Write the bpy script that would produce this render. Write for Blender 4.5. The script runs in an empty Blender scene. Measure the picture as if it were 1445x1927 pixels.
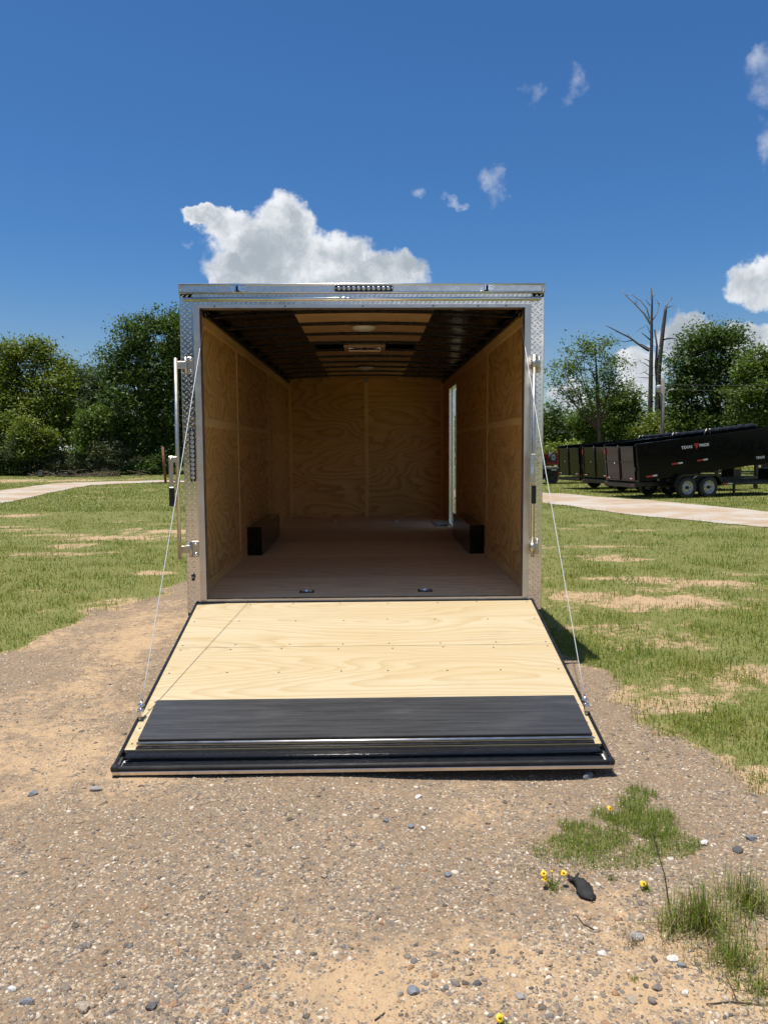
import bpy, math, random
import numpy as np
from mathutils import Vector, Matrix
random.seed(7); rng = np.random.default_rng(11)
sc = bpy.context.scene
COL = sc.collection
R = math.radians
# ------------------------------------------------------------------ camera
CAM = np.array([0.033, 0.0, 1.6]); YAW, PIT, ROL = R(1.117), R(4.828), R(-0.347)
FPX, CX, CY = 1447.0, 722.5, 963.5
_r = np.array([math.cos(YAW), -math.sin(YAW), 0]); _f0 = np.array([math.sin(YAW), math.cos(YAW), 0]); _u0 = np.array([0, 0, 1.0])
_f = math.cos(PIT)*_f0 - math.sin(PIT)*_u0; _u = math.cos(PIT)*_u0 + math.sin(PIT)*_f0
CR = math.cos(ROL)*_r + math.sin(ROL)*_u; CU = -math.sin(ROL)*_r + math.cos(ROL)*_u
cd = bpy.data.cameras.new('camera'); cam = bpy.data.objects.new('camera', cd); COL.objects.link(cam)
cd.sensor_fit = 'HORIZONTAL'; cd.sensor_width = 36.0; cd.lens = 36.0*FPX/1445.0; cd.clip_start = 0.05; cd.clip_end = 3000
M = Matrix.Identity(4)
for i in range(3):
    M[i][0], M[i][1], M[i][2], M[i][3] = CR[i], CU[i], -_f[i], CAM[i]
cam.matrix_world = M
sc.camera = cam
# ------------------------------------------------------------------ render settings
sc.render.engine = 'CYCLES'
cy = sc.cycles
cy.use_denoising = True
try:
    cy.denoiser = 'OPENIMAGEDENOISE'; cy.denoising_input_passes = 'RGB_ALBEDO_NORMAL'; cy.denoising_prefilter = 'ACCURATE'
except Exception: pass
cy.max_bounces = 12; cy.diffuse_bounces = 9; cy.glossy_bounces = 4; cy.transmission_bounces = 6; cy.transparent_max_bounces = 8
cy.sample_clamp_indirect = 10.0; cy.caustics_reflective = False; cy.caustics_refractive = False
vs = sc.view_settings
vs.view_transform = 'Standard'; vs.look = 'None'; vs.gamma = 1.0; vs.use_curve_mapping = False; vs.exposure = 0.35

def ray(px, py): return (px-CX)/FPX*CR - (py-CY)/FPX*CU + _f
def atY(px, py, Y):
    d = ray(px, py); return CAM + d*(Y-CAM[1])/d[1]
# ------------------------------------------------------------------ sun and sky
SUN_TRAVEL = Vector((0.168, 0.012, -1.0)).normalized()
ELEV = math.asin(-SUN_TRAVEL.z); SUN_ROT = math.atan2(-SUN_TRAVEL.x, -SUN_TRAVEL.y)
sl = bpy.data.lights.new('sun', 'SUN'); sl.energy = 4.8; sl.angle = R(0.53); sl.color = (1.0, 0.955, 0.88)
so = bpy.data.objects.new('sun', sl); COL.objects.link(so); so.location = (-3, 2, 20)
so.rotation_euler = SUN_TRAVEL.to_track_quat('-Z', 'Y').to_euler()

W = bpy.data.worlds.new('World'); sc.world = W; W.use_nodes = True
wt = W.node_tree; wt.nodes.clear()
class NT:
    """small helper to write node trees as expressions"""
    def __init__(s, t): s.t = t
    def n(s, kind, ins=None, **kw):
        nd = s.t.nodes.new(kind)
        for k, v in kw.items(): setattr(nd, k, v)
        for k, v in (ins or {}).items(): s.put(nd.inputs[k], v)
        return nd
    def put(s, sock, v):
        if hasattr(v, 'is_output'): s.t.links.new(v, sock)
        else:
            if isinstance(v, tuple) and len(v) == 3 and sock.type == 'RGBA': v = v+(1,)
            sock.default_value = v
    def m(s, op, a, b=None, c=None, clamp=False):
        nd = s.n('ShaderNodeMath', operation=op, use_clamp=clamp); s.put(nd.inputs[0], a)
        if b is not None: s.put(nd.inputs[1], b)
        if c is not None: s.put(nd.inputs[2], c)
        return nd.outputs[0]
    def v(s, op, a, b=None):
        nd = s.n('ShaderNodeVectorMath', operation=op); s.put(nd.inputs[0], a)
        if b is not None:
            if op == 'SCALE': s.put(nd.inputs[3], b)
            else: s.put(nd.inputs[1], b)
        return nd.outputs['Value'] if op in ('DOT_PRODUCT', 'LENGTH', 'DISTANCE') else nd.outputs[0]
    def noise(s, vec, scale, detail=2, rough=.5, dist=0, col=False):
        nd = s.n('ShaderNodeTexNoise', {'Vector': vec, 'Scale': scale, 'Detail': detail, 'Roughness': rough, 'Distortion': dist})
        return nd.outputs['Color'] if col else nd.outputs['Fac']
    def ramp(s, fac, stops, interp='LINEAR'):
        nd = s.n('ShaderNodeValToRGB', {'Fac': fac}); cr = nd.color_ramp; cr.interpolation = interp
        while len(cr.elements) < len(stops): cr.elements.new(.5)
        for e, (p, c) in zip(cr.elements, stops):
            e.position = p; e.color = (c, c, c, 1) if not isinstance(c, tuple) else c+(1,)
        return nd.outputs['Color']
    def mix(s, fac, a, b, blend='MIX'):
        nd = s.n('ShaderNodeMix', data_type='RGBA', blend_type=blend); s.put(nd.inputs[0], fac); s.put(nd.inputs[6], a); s.put(nd.inputs[7], b)
        return nd.outputs[2]
    def smooth(s, x, lo, hi, a=0., b=1.):
        nd = s.n('ShaderNodeMapRange', {'Value': x, 'From Min': lo, 'From Max': hi, 'To Min': a, 'To Max': b}, interpolation_type='SMOOTHSTEP'); return nd.outputs[0]
    def lin(s, x, lo, hi, a=0., b=1.):
        nd = s.n('ShaderNodeMapRange', {'Value': x, 'From Min': lo, 'From Max': hi, 'To Min': a, 'To Max': b}); return nd.outputs[0]

SKY = 0.0667
w = NT(wt)
sky = w.n('ShaderNodeTexSky', sky_type='NISHITA', sun_disc=False, sun_elevation=ELEV, sun_rotation=SUN_ROT, altitude=100, air_density=1.0, dust_density=0.6, ozone_density=2.5)
dirv = w.v('NORMALIZE', w.n('ShaderNodeTexCoord').outputs['Generated'])
# clouds: puffs at fixed directions in the sky, broken up by fractal noise
warp = w.v('SCALE', w.v('SUBTRACT', w.noise(dirv, 16, 6, .6, col=True), (.5, .5, .5)), .055)
warp2 = w.v('SCALE', w.v('SUBTRACT', w.noise(dirv, 55, 5, .62, col=True), (.5, .5, .5)), .022)
dw = w.v('ADD', w.v('ADD', dirv, warp), warp2)
def puff(px, py, rx, ry, amp=1.0):
    c = ray(px, py); c = c/np.linalg.norm(c)
    ax = np.cross(c, [0, 0, 1.0]); ax /= np.linalg.norm(ax); up = np.cross(ax, c)
    sx, sy = FPX/rx, FPX/ry
    dd = w.v('SUBTRACT', dw, tuple(float(q) for q in c))
    a = w.v('DOT_PRODUCT', dd, tuple(float(q*sx) for q in ax)); b = w.v('DOT_PRODUCT', dd, tuple(float(q*sy) for q in up))
    r2 = w.m('MULTIPLY_ADD', a, a, w.m('MULTIPLY', b, b))
    dep = w.v('DOT_PRODUCT', dd, tuple(float(q*3) for q in c))
    r2 = w.m('MULTIPLY_ADD', dep, dep, r2)
    return w.m('MULTIPLY', w.m('SUBTRACT', 1.0, r2, clamp=True), amp)
def union(lst):
    o = lst[0]
    for q in lst[1:]: o = w.m('MAXIMUM', o, q)
    return o
main = union([puff(*p) for p in [(535, 428, 62, 62), (470, 450, 80, 50), (555, 480, 110, 60), (430, 425, 62, 30), (375, 412, 42, 16), (480, 512, 96, 52), (630, 480, 80, 48), (700, 510, 70, 36), (760, 512, 48, 28), (660, 530, 150, 30), (440, 540, 46, 34)]])
right = union([puff(*p) for p in [(1425, 530, 62, 36), (1460, 520, 80, 42), (1500, 545, 90, 30), (1205, 690, 52, 44), (1195, 725, 50, 30), (1290, 640, 50, 40), (1410, 640, 62, 40), (1450, 670, 70, 40), (1075, 745, 50, 30), (1560, 660, 90, 60)]])
wisp = union([puff(*p) for p in [(925, 328, 30, 30, .60), (935, 352, 24, 30, .45), (998, 175, 26, 26, .36), (1085, 153, 26, 26, .42), (1068, 178, 22, 22, .36), (1425, 125, 26, 34, .40), (1448, 165, 30, 34, .40), (1450, 275, 22, 50, .42), (850, 383, 20, 12, .4), (790, 362, 18, 14, .36), (358, 460, 28, 9, .42)]])
# added unseen clouds over the rest of the sky, thickened for neutral fill light
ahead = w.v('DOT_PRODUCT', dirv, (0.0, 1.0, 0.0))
fill_clouds = w.noise(w.v('MULTIPLY', dirv, (1, 1, 1.7)), 3.1, 8, .58)
fill_clouds = w.m('MULTIPLY', w.smooth(fill_clouds, .50, .65), w.smooth(ahead, .62, .45))
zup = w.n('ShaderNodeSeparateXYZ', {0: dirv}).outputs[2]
fill_clouds = w.m('MULTIPLY', fill_clouds, w.smooth(zup, .03, .12))
det = w.noise(dirv, 34, 8, .62)
def dens(f, lo, hi, k=.55):
    gate = w.smooth(f, .0, .22)
    return w.smooth(w.m('ADD', f, w.m('MULTIPLY', w.m('MULTIPLY', w.m('SUBTRACT', det, .5), k), gate)), lo, hi)
dm = dens(main, .0, .58, 1.0); dr = dens(right, .06, .60, 1.0); dwi = w.m('MULTIPLY', dens(wisp, .12, .85, 1.2), .52)
alpha = w.m('MAXIMUM', w.m('MAXIMUM', dm, dr), w.m('MAXIMUM', dwi, fill_clouds))
# sunlit tops, greyer where the cloud is thick and low
thick = w.m('MAXIMUM', main, right)
sh = w.m('ADD', w.noise(dw, 20, 6, .58), w.m('MULTIPLY', w.noise(dirv, 9, 3, .5), .6))
sh = w.m('ADD', sh, w.m('MULTIPLY', thick, .30))
sh = w.smooth(sh, .78, 1.24)
ccol = w.mix(sh, (0.70/SKY, 0.72/SKY, 0.75/SKY), (0.32/SKY, 0.365/SKY, 0.41/SKY))
skyc = w.n('ShaderNodeHueSaturation', {'Saturation': 1.12, 'Value': 1.0, 'Color': sky.outputs[0]}).outputs[0]
skyc = w.mix(1., skyc, w.mix(w.smooth(zup, .0, .26), (1.02, 1.02, 1.06), (.585, .94, 1.26)), 'MULTIPLY')
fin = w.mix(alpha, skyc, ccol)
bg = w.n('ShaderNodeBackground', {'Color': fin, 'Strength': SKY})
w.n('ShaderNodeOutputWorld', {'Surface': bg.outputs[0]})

# ------------------------------------------------------------------ terrain helpers
def ss(x, a, b):
    t = np.clip((np.asarray(x, float)-a)/(b-a), 0, 1); return t*t*(3-2*t)
def vnoise(x, y, seed=0):
    x = np.asarray(x, float); y = np.asarray(y, float)
    xi = np.floor(x).astype(np.int64); yi = np.floor(y).astype(np.int64); xf = x-xi; yf = y-yi
    def h(a, b):
        n = (a*374761393 + b*668265263 + seed*1442695041) & 0x7fffffff
        n = ((n ^ (n >> 13))*1274126177) & 0x7fffffff
        return ((n ^ (n >> 16)) & 0xffff)/65535.0
    u = xf*xf*(3-2*xf); v = yf*yf*(3-2*yf)
    return (h(xi, yi)*(1-u)+h(xi+1, yi)*u)*(1-v)+(h(xi, yi+1)*(1-u)+h(xi+1, yi+1)*u)*v
def fbm(x, y, seed=0, o=4):
    s = 0; a = .5; f = 1.0
    for i in range(o): s = s + a*vnoise(np.asarray(x)*f+i*17.3, np.asarray(y)*f+i*9.1, seed+i); a *= .5; f *= 2.03
    return s/(1-.5**o)
def TZ(x, y):
    z = -0.2*ss(y, 8, 22) - 0.3*ss(y, 25, 55)
    near = 1-ss(np.hypot(x, y), 14, 26)
    z = z - .045*np.exp(-(((np.asarray(x)-.75)/.75)**2+((np.asarray(y)-3.6)/.42)**2))
    return z + near*((fbm(np.asarray(x)*.9, np.asarray(y)*.9, 3, 3)-.5)*.045 + (fbm(np.asarray(x)*4, np.asarray(y)*4, 5, 2)-.5)*.012)
def G(px, py):
    d = ray(px, py); z = 0.0
    for i in range(40):
        p = CAM + d*(z-CAM[2])/d[2]; z = float(TZ(p[0], p[1]))
    return p

# ------------------------------------------------------------------ mesh helpers
def link(o, parent=None):
    COL.objects.link(o)
    if parent is not None: o.parent = parent
    return o
def tag(o, label=None, cat=None, group=None, kind=None):
    if label: o['label'] = label
    if cat: o['category'] = cat
    if group: o['group'] = group
    if kind: o['kind'] = kind
    return o
def empty(name, loc=(0, 0, 0), rz=0.0):
    o = bpy.data.objects.new(name, None); o.empty_display_size = .2; o.location = loc; o.rotation_euler = (0, 0, rz); return link(o)
def mesh_np(name, V, F, mat, parent=None, smooth=False):
    """V (n,3), F (m,3 or 4) arrays"""
    V = np.ascontiguousarray(V, np.float32); F = np.ascontiguousarray(F, np.int32); k = F.shape[1]
    me = bpy.data.meshes.new(name); me.vertices.add(len(V)); me.vertices.foreach_set('co', V.ravel())
    me.loops.add(F.size); me.loops.foreach_set('vertex_index', F.ravel())
    me.polygons.add(len(F)); me.polygons.foreach_set('loop_start', np.arange(0, F.size, k, dtype=np.int32)); me.polygons.foreach_set('loop_total', np.full(len(F), k, np.int32))
    if smooth: me.polygons.foreach_set('use_smooth', np.ones(len(F), bool))
    me.update(calc_edges=True); me.validate()
    if mat: me.materials.append(mat)
    return link(bpy.data.objects.new(name, me), parent)
class MB:
    def __init__(s): s.v = []; s.f = []; s.sm = []
    def add(s, vs, fs, smooth=False):
        o = len(s.v); s.v += [tuple(map(float, q)) for q in vs]; s.f += [tuple(i+o for i in f) for f in fs]; s.sm += [smooth]*len(fs); return s
    def hexa(s, p): return s.add(p, [(0, 3, 2, 1), (4, 5, 6, 7), (0, 1, 5, 4), (1, 2, 6, 5), (2, 3, 7, 6), (3, 0, 4, 7)])
    def box(s, x0, x1, y0, y1, z0, z1): return s.hexa([(x0, y0, z0), (x1, y0, z0), (x1, y1, z0), (x0, y1, z0), (x0, y0, z1), (x1, y0, z1), (x1, y1, z1), (x0, y1, z1)])
    def bbox(s, x0, x1, y0, y1, z0, z1, b=.004):
        """box with chamfered edges"""
        import itertools
        P = []; idx = {}
        X = (x0, x1); Y = (y0, y1); Z = (z0, z1)
        for i, j, k in itertools.product((0, 1), repeat=3):
            sx, sy, sz = (1-2*i)*b, (1-2*j)*b, (1-2*k)*b
            for a, q in enumerate([(X[i], Y[j]+sy, Z[k]+sz), (X[i]+sx, Y[j], Z[k]+sz), (X[i]+sx, Y[j]+sy, Z[k])]):
                idx[(i, j, k, a)] = len(P); P.append(q)
        g = lambda i, j, k, a: idx[(i, j, k, a)]
        Fc = []
        for i in (0, 1): Fc.append([g(i, 0, 0, 0), g(i, 0, 1, 0), g(i, 1, 1, 0), g(i, 1, 0, 0)])
        for j in (0, 1): Fc.append([g(0, j, 0, 1), g(1, j, 0, 1), g(1, j, 1, 1), g(0, j, 1, 1)])
        for k in (0, 1): Fc.append([g(0, 0, k, 2), g(0, 1, k, 2), g(1, 1, k, 2), g(1, 0, k, 2)])
        for k in (0, 1):
            for i in (0, 1): Fc.append([g(i, 0, k, 0), g(i, 1, k, 0), g(i, 1, k, 2), g(i, 0, k, 2)])
            for j in (0, 1): Fc.append([g(0, j, k, 1), g(1, j, k, 1), g(1, j, k, 2), g(0, j, k, 2)])
        for i in (0, 1):
            for j in (0, 1): Fc.append([g(i, j, 0, 0), g(i, j, 1, 0), g(i, j, 1, 1), g(i, j, 0, 1)])
        for q in itertools.product((0, 1), repeat=3): Fc.append([g(*q, 0), g(*q, 1), g(*q, 2)])
        c = Vector(((x0+x1)/2, (y0+y1)/2, (z0+z1)/2)); out = []
        for f in Fc:
            p = [Vector(P[i]) for i in f]; nrm = (p[1]-p[0]).cross(p[2]-p[0]); cen = sum(p, Vector())/len(p)
            out.append(f if nrm.dot(cen-c) > 0 else f[::-1])
        return s.add(P, out)
    def tube(s, pts, rad, n=10, caps=True, smooth=True):
        pts = [Vector(p) for p in pts]
        if not hasattr(rad, '__len__'): rad = [rad]*len(pts)
        vs = []; fs = []; u = None
        for i, p in enumerate(pts):
            t = (pts[min(i+1, len(pts)-1)]-pts[max(i-1, 0)]).normalized()
            if u is None: u = t.cross(Vector((0, 0, 1)) if abs(t.z) < .9 else Vector((1, 0, 0))).normalized()
            else: u = (u-t*u.dot(t)).normalized()
            v = t.cross(u)
            for k in range(n):
                a = 2*math.pi*k/n; vs.append(p+(u*math.cos(a)+v*math.sin(a))*rad[i])
        for i in range(len(pts)-1):
            for k in range(n): fs.append((i*n+k, i*n+(k+1) % n, (i+1)*n+(k+1) % n, (i+1)*n+k))
        s.add(vs, fs, smooth)
        if caps:
            o = len(s.v)-len(vs); s.f += [tuple(o+k for k in range(n))[::-1], tuple(o+(len(pts)-1)*n+k for k in range(n))]; s.sm += [False, False]
        return s
    def cyl(s, a, b, r, n=16, r2=None): return s.tube([a, b], [r, r if r2 is None else r2], n)
    def lathe(s, c, axis, prof, n=24):
        """prof: (distance along axis, radius)"""
        return s.tube([Vector(c)+Vector(axis)*d for d, r in prof], [max(r, 1e-4) for d, r in prof], n) if False else s._lathe(c, axis, prof, n)
    def _lathe(s, c, axis, prof, n):
        t = Vector(axis).normalized(); u = t.cross(Vector((0, 0, 1)) if abs(t.z) < .9 else Vector((1, 0, 0))).normalized(); v = t.cross(u); c = Vector(c)
        vs = []; fs = []
        for d, r in prof:
            for k in range(n):
                a = 2*math.pi*k/n; vs.append(c+t*d+(u*math.cos(a)+v*math.sin(a))*max(r, 1e-4))
        for i in range(len(prof)-1):
            for k in range(n): fs.append((i*n+k, i*n+(k+1) % n, (i+1)*n+(k+1) % n, (i+1)*n+k))
        return s.add(vs, fs, True)
    def xf(s, M):
        s.v = [tuple(M @ Vector(q)) for q in s.v]; return s
    def build(s, name, mat, parent=None):
        me = bpy.data.meshes.new(name); me.from_pydata(s.v, [], s.f); me.polygons.foreach_set('use_smooth', s.sm); me.update()
        if mat: me.materials.append(mat)
        return link(bpy.data.objects.new(name, me), parent)
def box(name, mat, parent, *a, b=0): return (MB().bbox(*a, b=b) if b else MB().box(*a)).build(name, mat, parent)
def copy_tree(o, parent=None):
    c = o.copy(); link(c, parent)
    for ch in list(o.children): copy_tree(ch, c)
    return c

# ------------------------------------------------------------------ materials
MATS = {}
def newmat(name):
    m = bpy.data.materials.new(name); m.use_nodes = True; t = m.node_tree; t.nodes.clear(); n = NT(t)
    MATS[name] = m; return m, n
def out(n, bsdf, disp=None):
    o = n.n('ShaderNodeOutputMaterial'); n.put(o.inputs['Surface'], bsdf)
def pbsdf(n, col, rough=.5, metal=0., bump=None, bstr=.3, bdist=.01, spec=.5, **kw):
    ins = {'Base Color': col, 'Roughness': rough, 'Metallic': metal, 'Specular IOR Level': spec}
    ins.update(kw)
    b = n.n('ShaderNodeBsdfPrincipled', ins)
    if bump is not None:
        bn = n.n('ShaderNodeBump', {'Strength': bstr, 'Distance': bdist, 'Height': bump}); n.put(b.inputs['Normal'], bn.outputs[0])
    return b.outputs[0]
def simple(name, col, rough=.5, metal=0., var=.15, scale=6., rvar=.15, bump=0., bscale=40., spec=.5, dirt=None):
    m, n = newmat(name); P = n.n('ShaderNodeTexCoord').outputs['Object']
    nz = n.noise(P, scale, 5, .6)
    c = n.mix(n.lin(nz, .3, .7), tuple(x*(1-var) for x in col), tuple(min(1, x*(1+var)) for x in col))
    if dirt:
        c = n.mix(n.m('MULTIPLY', n.smooth(n.noise(P, scale*.7, 6, .65), .5, .75), dirt[1]), c, dirt[0])
    rr = n.lin(n.noise(P, scale*2.3, 4, .6), .3, .7, max(.02, rough-rvar), min(1, rough+rvar))
    out(n, pbsdf(n, c, rr, metal, n.noise(P, bscale, 4, .6) if bump else None, bump, .004, spec)); return m

def plywood(name, axis, light, mid, dark, rough=.55, freq=62, sat=1.0, scale=1.0, fine=1.0, dirt=0., along=.30, lmin=.25, spec=.35):
    """rotary-cut softwood ply: contour lines of stretched noise"""
    m, n = newmat(name); P = n.n('ShaderNodeTexCoord').outputs['Object']
    rnd = n.n('ShaderNodeObjectInfo').outputs['Random']
    off = n.n('ShaderNodeCombineXYZ', {0: n.m('MULTIPLY', rnd, 37.), 1: n.m('MULTIPLY', rnd, 91.), 2: n.m('MULTIPLY', rnd, 53.)}).outputs[0]
    st = [1.0, 1.0, 1.0]; st[axis] = along
    st = tuple(scale*x for x in st)
    q = n.v('ADD', n.v('MULTIPLY', P, st), off)
    h = n.noise(q, 1.5, 1.6, .40, .25)
    h2 = n.noise(q, 9., 3, .5)
    ph = n.m('ADD', n.m('MULTIPLY', h, freq), n.m('MULTIPLY', h2, 1.3))
    fr = n.m('FRACT', ph)
    line = n.ramp(fr, [(0, .0), (.35, .06), (.72, .62), (.92, 1.), (1., .0)])
    st2 = [70., 70., 70.]; st2[axis] = 1.6
    streak = n.noise(n.v('ADD', n.v('MULTIPLY', P, tuple(st2)), off), 1., 4, .6)
    st3 = [5., 5., 5.]; st3[axis] = .7
    blot = n.noise(n.v('ADD', n.v('MULTIPLY', P, tuple(st3)), off), 1., 4, .55)
    c = n.mix(n.m('MULTIPLY', line, n.lin(blot, .25, .7, lmin, 1.)), light, dark)
    c = n.mix(n.smooth(blot, .38, .72, 0, .7), c, mid)
    c = n.mix(n.lin(streak, .35, .72, 0, .28*fine), c, dark)
    tone = n.lin(rnd, 0, 1, .86, 1.1)
    c = n.mix(1., c, n.n('ShaderNodeCombineColor', {0: tone, 1: tone, 2: tone}).outputs[0], 'MULTIPLY')
    if dirt:
        c = n.mix(n.m('MULTIPLY', n.smooth(n.noise(P, 2.6, 6, .65), .5, .72), dirt), c, (.10, .085, .07))
    hb = n.m('ADD', streak, n.m('MULTIPLY', line, .6))
    out(n, pbsdf(n, c, n.lin(streak, .3, .7, rough-.08, rough+.12), 0, hb, .12, .003, spec)); return m

ply_ramp = plywood('ramp plywood', 0, (.555, .465, .305), (.52, .405, .225), (.41, .285, .13), .55, 34, scale=1.25, fine=1.5, along=.17, dirt=.07)
ply_wall = plywood('wall plywood', 1, (.84, .53, .205), (.78, .45, .15), (.40, .17, .04), .5, 17, scale=1.15, along=.5, lmin=.5, spec=.1, fine=.8)
ply_front = plywood('front wall plywood', 0, (.84, .53, .205), (.78, .45, .15), (.42, .18, .04), .5, 18, scale=1.15, lmin=.4, spec=.1, fine=.8)
ply_floor = plywood('floor plywood', 0, (.92, .69, .42), (.87, .62, .35), (.58, .37, .19), .7, 34, scale=1.4, fine=2.2, dirt=.05, along=.10, spec=.03)
ply_trim = plywood('trim plywood', 2, (.88, .60, .27), (.84, .54, .21), (.70, .41, .14), .5, 8, spec=.1)
ply_trimy = plywood('trim plywood long', 1, (.88, .60, .27), (.84, .54, .21), (.72, .43, .15), .5, 8, spec=.1)
ceil_board = simple('brown ceiling board', (.68, .44, .21), .45, 0, .12, 3)
alu = simple('aluminium', (.85, .81, .76), .30, 1., .06, 9, .08, .03, 60)
alu_dull = simple('mill aluminium trim', (.72, .68, .63), .40, 1., .08, 7, .08, .05, 70)
lip_alu = simple('rounded rail lip aluminium', (.93, .92, .90), .33, 1., .03, 6, .04)
alu_bright = simple('polished aluminium', (.90, .90, .90), .13, 1., .03, 4, .05)
tread_plate = simple('tread plate aluminium', (.83, .79, .745), .17, 1., .07, 14, .09, .04, 90, dirt=((.45, .40, .33), .35))
galv = simple('zinc plated steel', (.56, .52, .45), .42, 1., .12, 18, .06)
chrome = simple('bright steel', (.85, .85, .86), .12, 1., .04, 10, .06)
black_steel = simple('black painted steel', (.010, .010, .011), .30, 0, .3, 8, .12, .1, 30, dirt=((.10, .08, .06), .22))
black_gloss = simple('black gloss paint', (.004, .0042, .005), .10, 0, .2, 3, .04, .02, 12, dirt=((.03, .027, .023), .12))
black_side = simple('black side paint', (.0035, .0037, .0045), .12, 0, .2, 3, .04, .02, 12, .16)
black_tar = simple('black undercoat', (.012, .012, .013), .14, 0, .3, 30, .1, .6, 90)
black_ply, n = newmat('black flap board'); P = n.n('ShaderNodeTexCoord').outputs['Object']
_st = n.noise(n.v('MULTIPLY', P, (2.2, 60, 60)), 1., 5, .65); _bl = n.noise(n.v('MULTIPLY', P, (3, 9, 9)), 1., 5, .6); _sc = n.noise(n.v('MULTIPLY', P, (9, 240, 240)), 1., 2, .5)
_c = n.mix(_st, (.014, .0145, .016), (.040, .041, .044)); _c = n.mix(n.smooth(_bl, .5, .75, 0, .35), _c, (.075, .072, .07)); _c = n.mix(n.smooth(_sc, .70, .76, 0, .5), _c, (.16, .155, .15))
_v = n.n('ShaderNodeTexVoronoi', {'Vector': P, 'Scale': 26.}); _c = n.mix(n.smooth(_v.outputs['Distance'], .045, .03, 0, .6), _c, (.30, .27, .23))
out(n, pbsdf(n, _c, n.lin(_st, .3, .7, .34, .55), 0, _st, .35, .002))
black_film = simple('black ceiling film', (.005, .005, .006), .26, 0, .3, 3, .08, .6, 3, .25)
rubber = simple('tyre rubber', (.022, .022, .022), .72, 0, .3, 12, .1, .2, 40, dirt=((.09, .075, .06), .4))
black_plastic = simple('black plastic', (.014, .014, .015), .35, 0, .2, 10)
white_paint = simple('white panel paint', (.74, .75, .75), .3, 0, .04, 4)
rim_silver = simple('silver wheel paint', (.42, .42, .42), .35, .6, .1, 10)
lens_clear = simple('clear lamp lens', (.62, .62, .63), .12, .7, .2, 200, .08)
lens_red = simple('red lens', (.45, .012, .010), .2, 0, .1, 30)
lens_dark = simple('dark red lamp lens', (.10, .008, .007), .3, 0, .1, 30)
tape_red = simple('red reflective tape', (.50, .020, .022), .35, 0, .1, 30)
tape_white = simple('white reflective tape', (.66, .66, .64), .35, 0, .06, 30)
letter_white = simple('white lettering', (.72, .72, .72), .4, 0, .03, 30)
yellow_paint = simple('yellow paint', (.60, .38, .02), .4, 0, .1, 10)
red_paint = simple('red trailer paint', (.24, .018, .016), .35, 0, .15, 5, .1, dirt=((.08, .06, .05), .3))
deck_wood = simple('weathered deck boards', (.50, .46, .36), .8, 0, .2, 6)
rust = simple('rusty steel', (.20, .085, .040), .85, 0, .4, 9, .1, .5, 60)
grey_wood = simple('weathered pole wood', (.17, .145, .125), .9, 0, .25, 8, .1, .4, 30)
grey_metal = simple('grey transformer paint', (.42, .43, .43), .5, .2, .1, 10)
wire_mat = simple('black wire', (.02, .02, .02), .6)
cable_mat = simple('steel cable', (.78, .78, .77), .35, .35, .08, 200, .1)
dome_white = simple('white lamp cover', (.80, .78, .72), .35, 0, .03, 10)
vent_white = simple('translucent vent lid', (.70, .70, .70), .3, 0, .04, 10)
shed_roof = simple('pale metal roof', (.62, .64, .66), .4, .2, .08, 2)
shed_wall = simple('pale shed siding', (.48, .48, .46), .6, 0, .1, 2)
charred = simple('charred rubber scrap', (.018, .017, .016), .8, 0, .4, 30, .1, .9, 60)
def bark(name, c): return simple(name, c, .9, 0, .35, 4, .08, .9, 9)
bark_brown = bark('brown bark', (.085, .062, .045)); bark_dead = bark('dead grey bark', (.105, .085, .072)); bark_pale = simple('bleached dead wood', (.30, .27, .24), .9, 0, .25, 6)

def leafmat(name, a, b, c, trans=.28, ns=.5, nw=.5, off=0.):
    m, n = newmat(name)
    geo = n.n('ShaderNodeNewGeometry'); rnd = geo.outputs['Random Per Island']
    P = n.n('ShaderNodeTexCoord').outputs['Object']
    k = n.m('ADD', n.m('ADD', n.m('MULTIPLY', rnd, .65), off), n.m('MULTIPLY', n.noise(P, ns, 4, .65), nw))
    col = n.ramp(k, [(.12, a), (.5, b), (.92, c)])
    d = pbsdf(n, col, .55, 0, spec=.32)
    t = n.n('ShaderNodeBsdfTranslucent', {'Color': n.mix(1., col, (1.25, 1.35, .45), 'MULTIPLY')}).outputs[0]
    mx = n.n('ShaderNodeMixShader', {0: trans}); n.put(mx.inputs[1], d); n.put(mx.inputs[2], t)
    out(n, mx.outputs[0]); return m
leaf_dark = leafmat('dark oak leaves', (.0299, .0598, .0138), (.0575, .1035, .0207), (.1092, .1667, .0345))
leaf_mid = leafmat('mid green leaves', (.0437, .0828, .0161), (.0828, .1403, .0230), (.1552, .2070, .0391))
leaf_light = leafmat('yellow green leaves', (.0633, .0978, .0138), (.1207, .1667, .0207), (.2242, .2472, .0391))
leaf_grey = leafmat('grey green scrub leaves', (.040, .058, .028), (.072, .092, .044), (.125, .135, .070))
leaf_far = leafmat('far wood leaves', (.026, .048, .016), (.046, .076, .024), (.08, .11, .034))
grass_mat = leafmat('lawn grass', (.078, .140, .012), (.135, .200, .020), (.34, .31, .09), .36, 1.5, 1.25, -.36)
grass_lush = leafmat('lush tuft grass', (.085, .150, .018), (.150, .215, .032), (.32, .31, .09), .36)
straw_mat = leafmat('dry straw', (.16, .12, .055), (.25, .19, .09), (.36, .29, .16), .15)
petal_mat = simple('yellow petals', (.80, .50, .012), .5, 0, .12, 60)
stem_green = simple('green stem', (.07, .11, .03), .6, 0, .2, 30)
seed_brown = simple('brown seed stalk', (.10, .075, .045), .8, 0, .3, 60)

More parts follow.
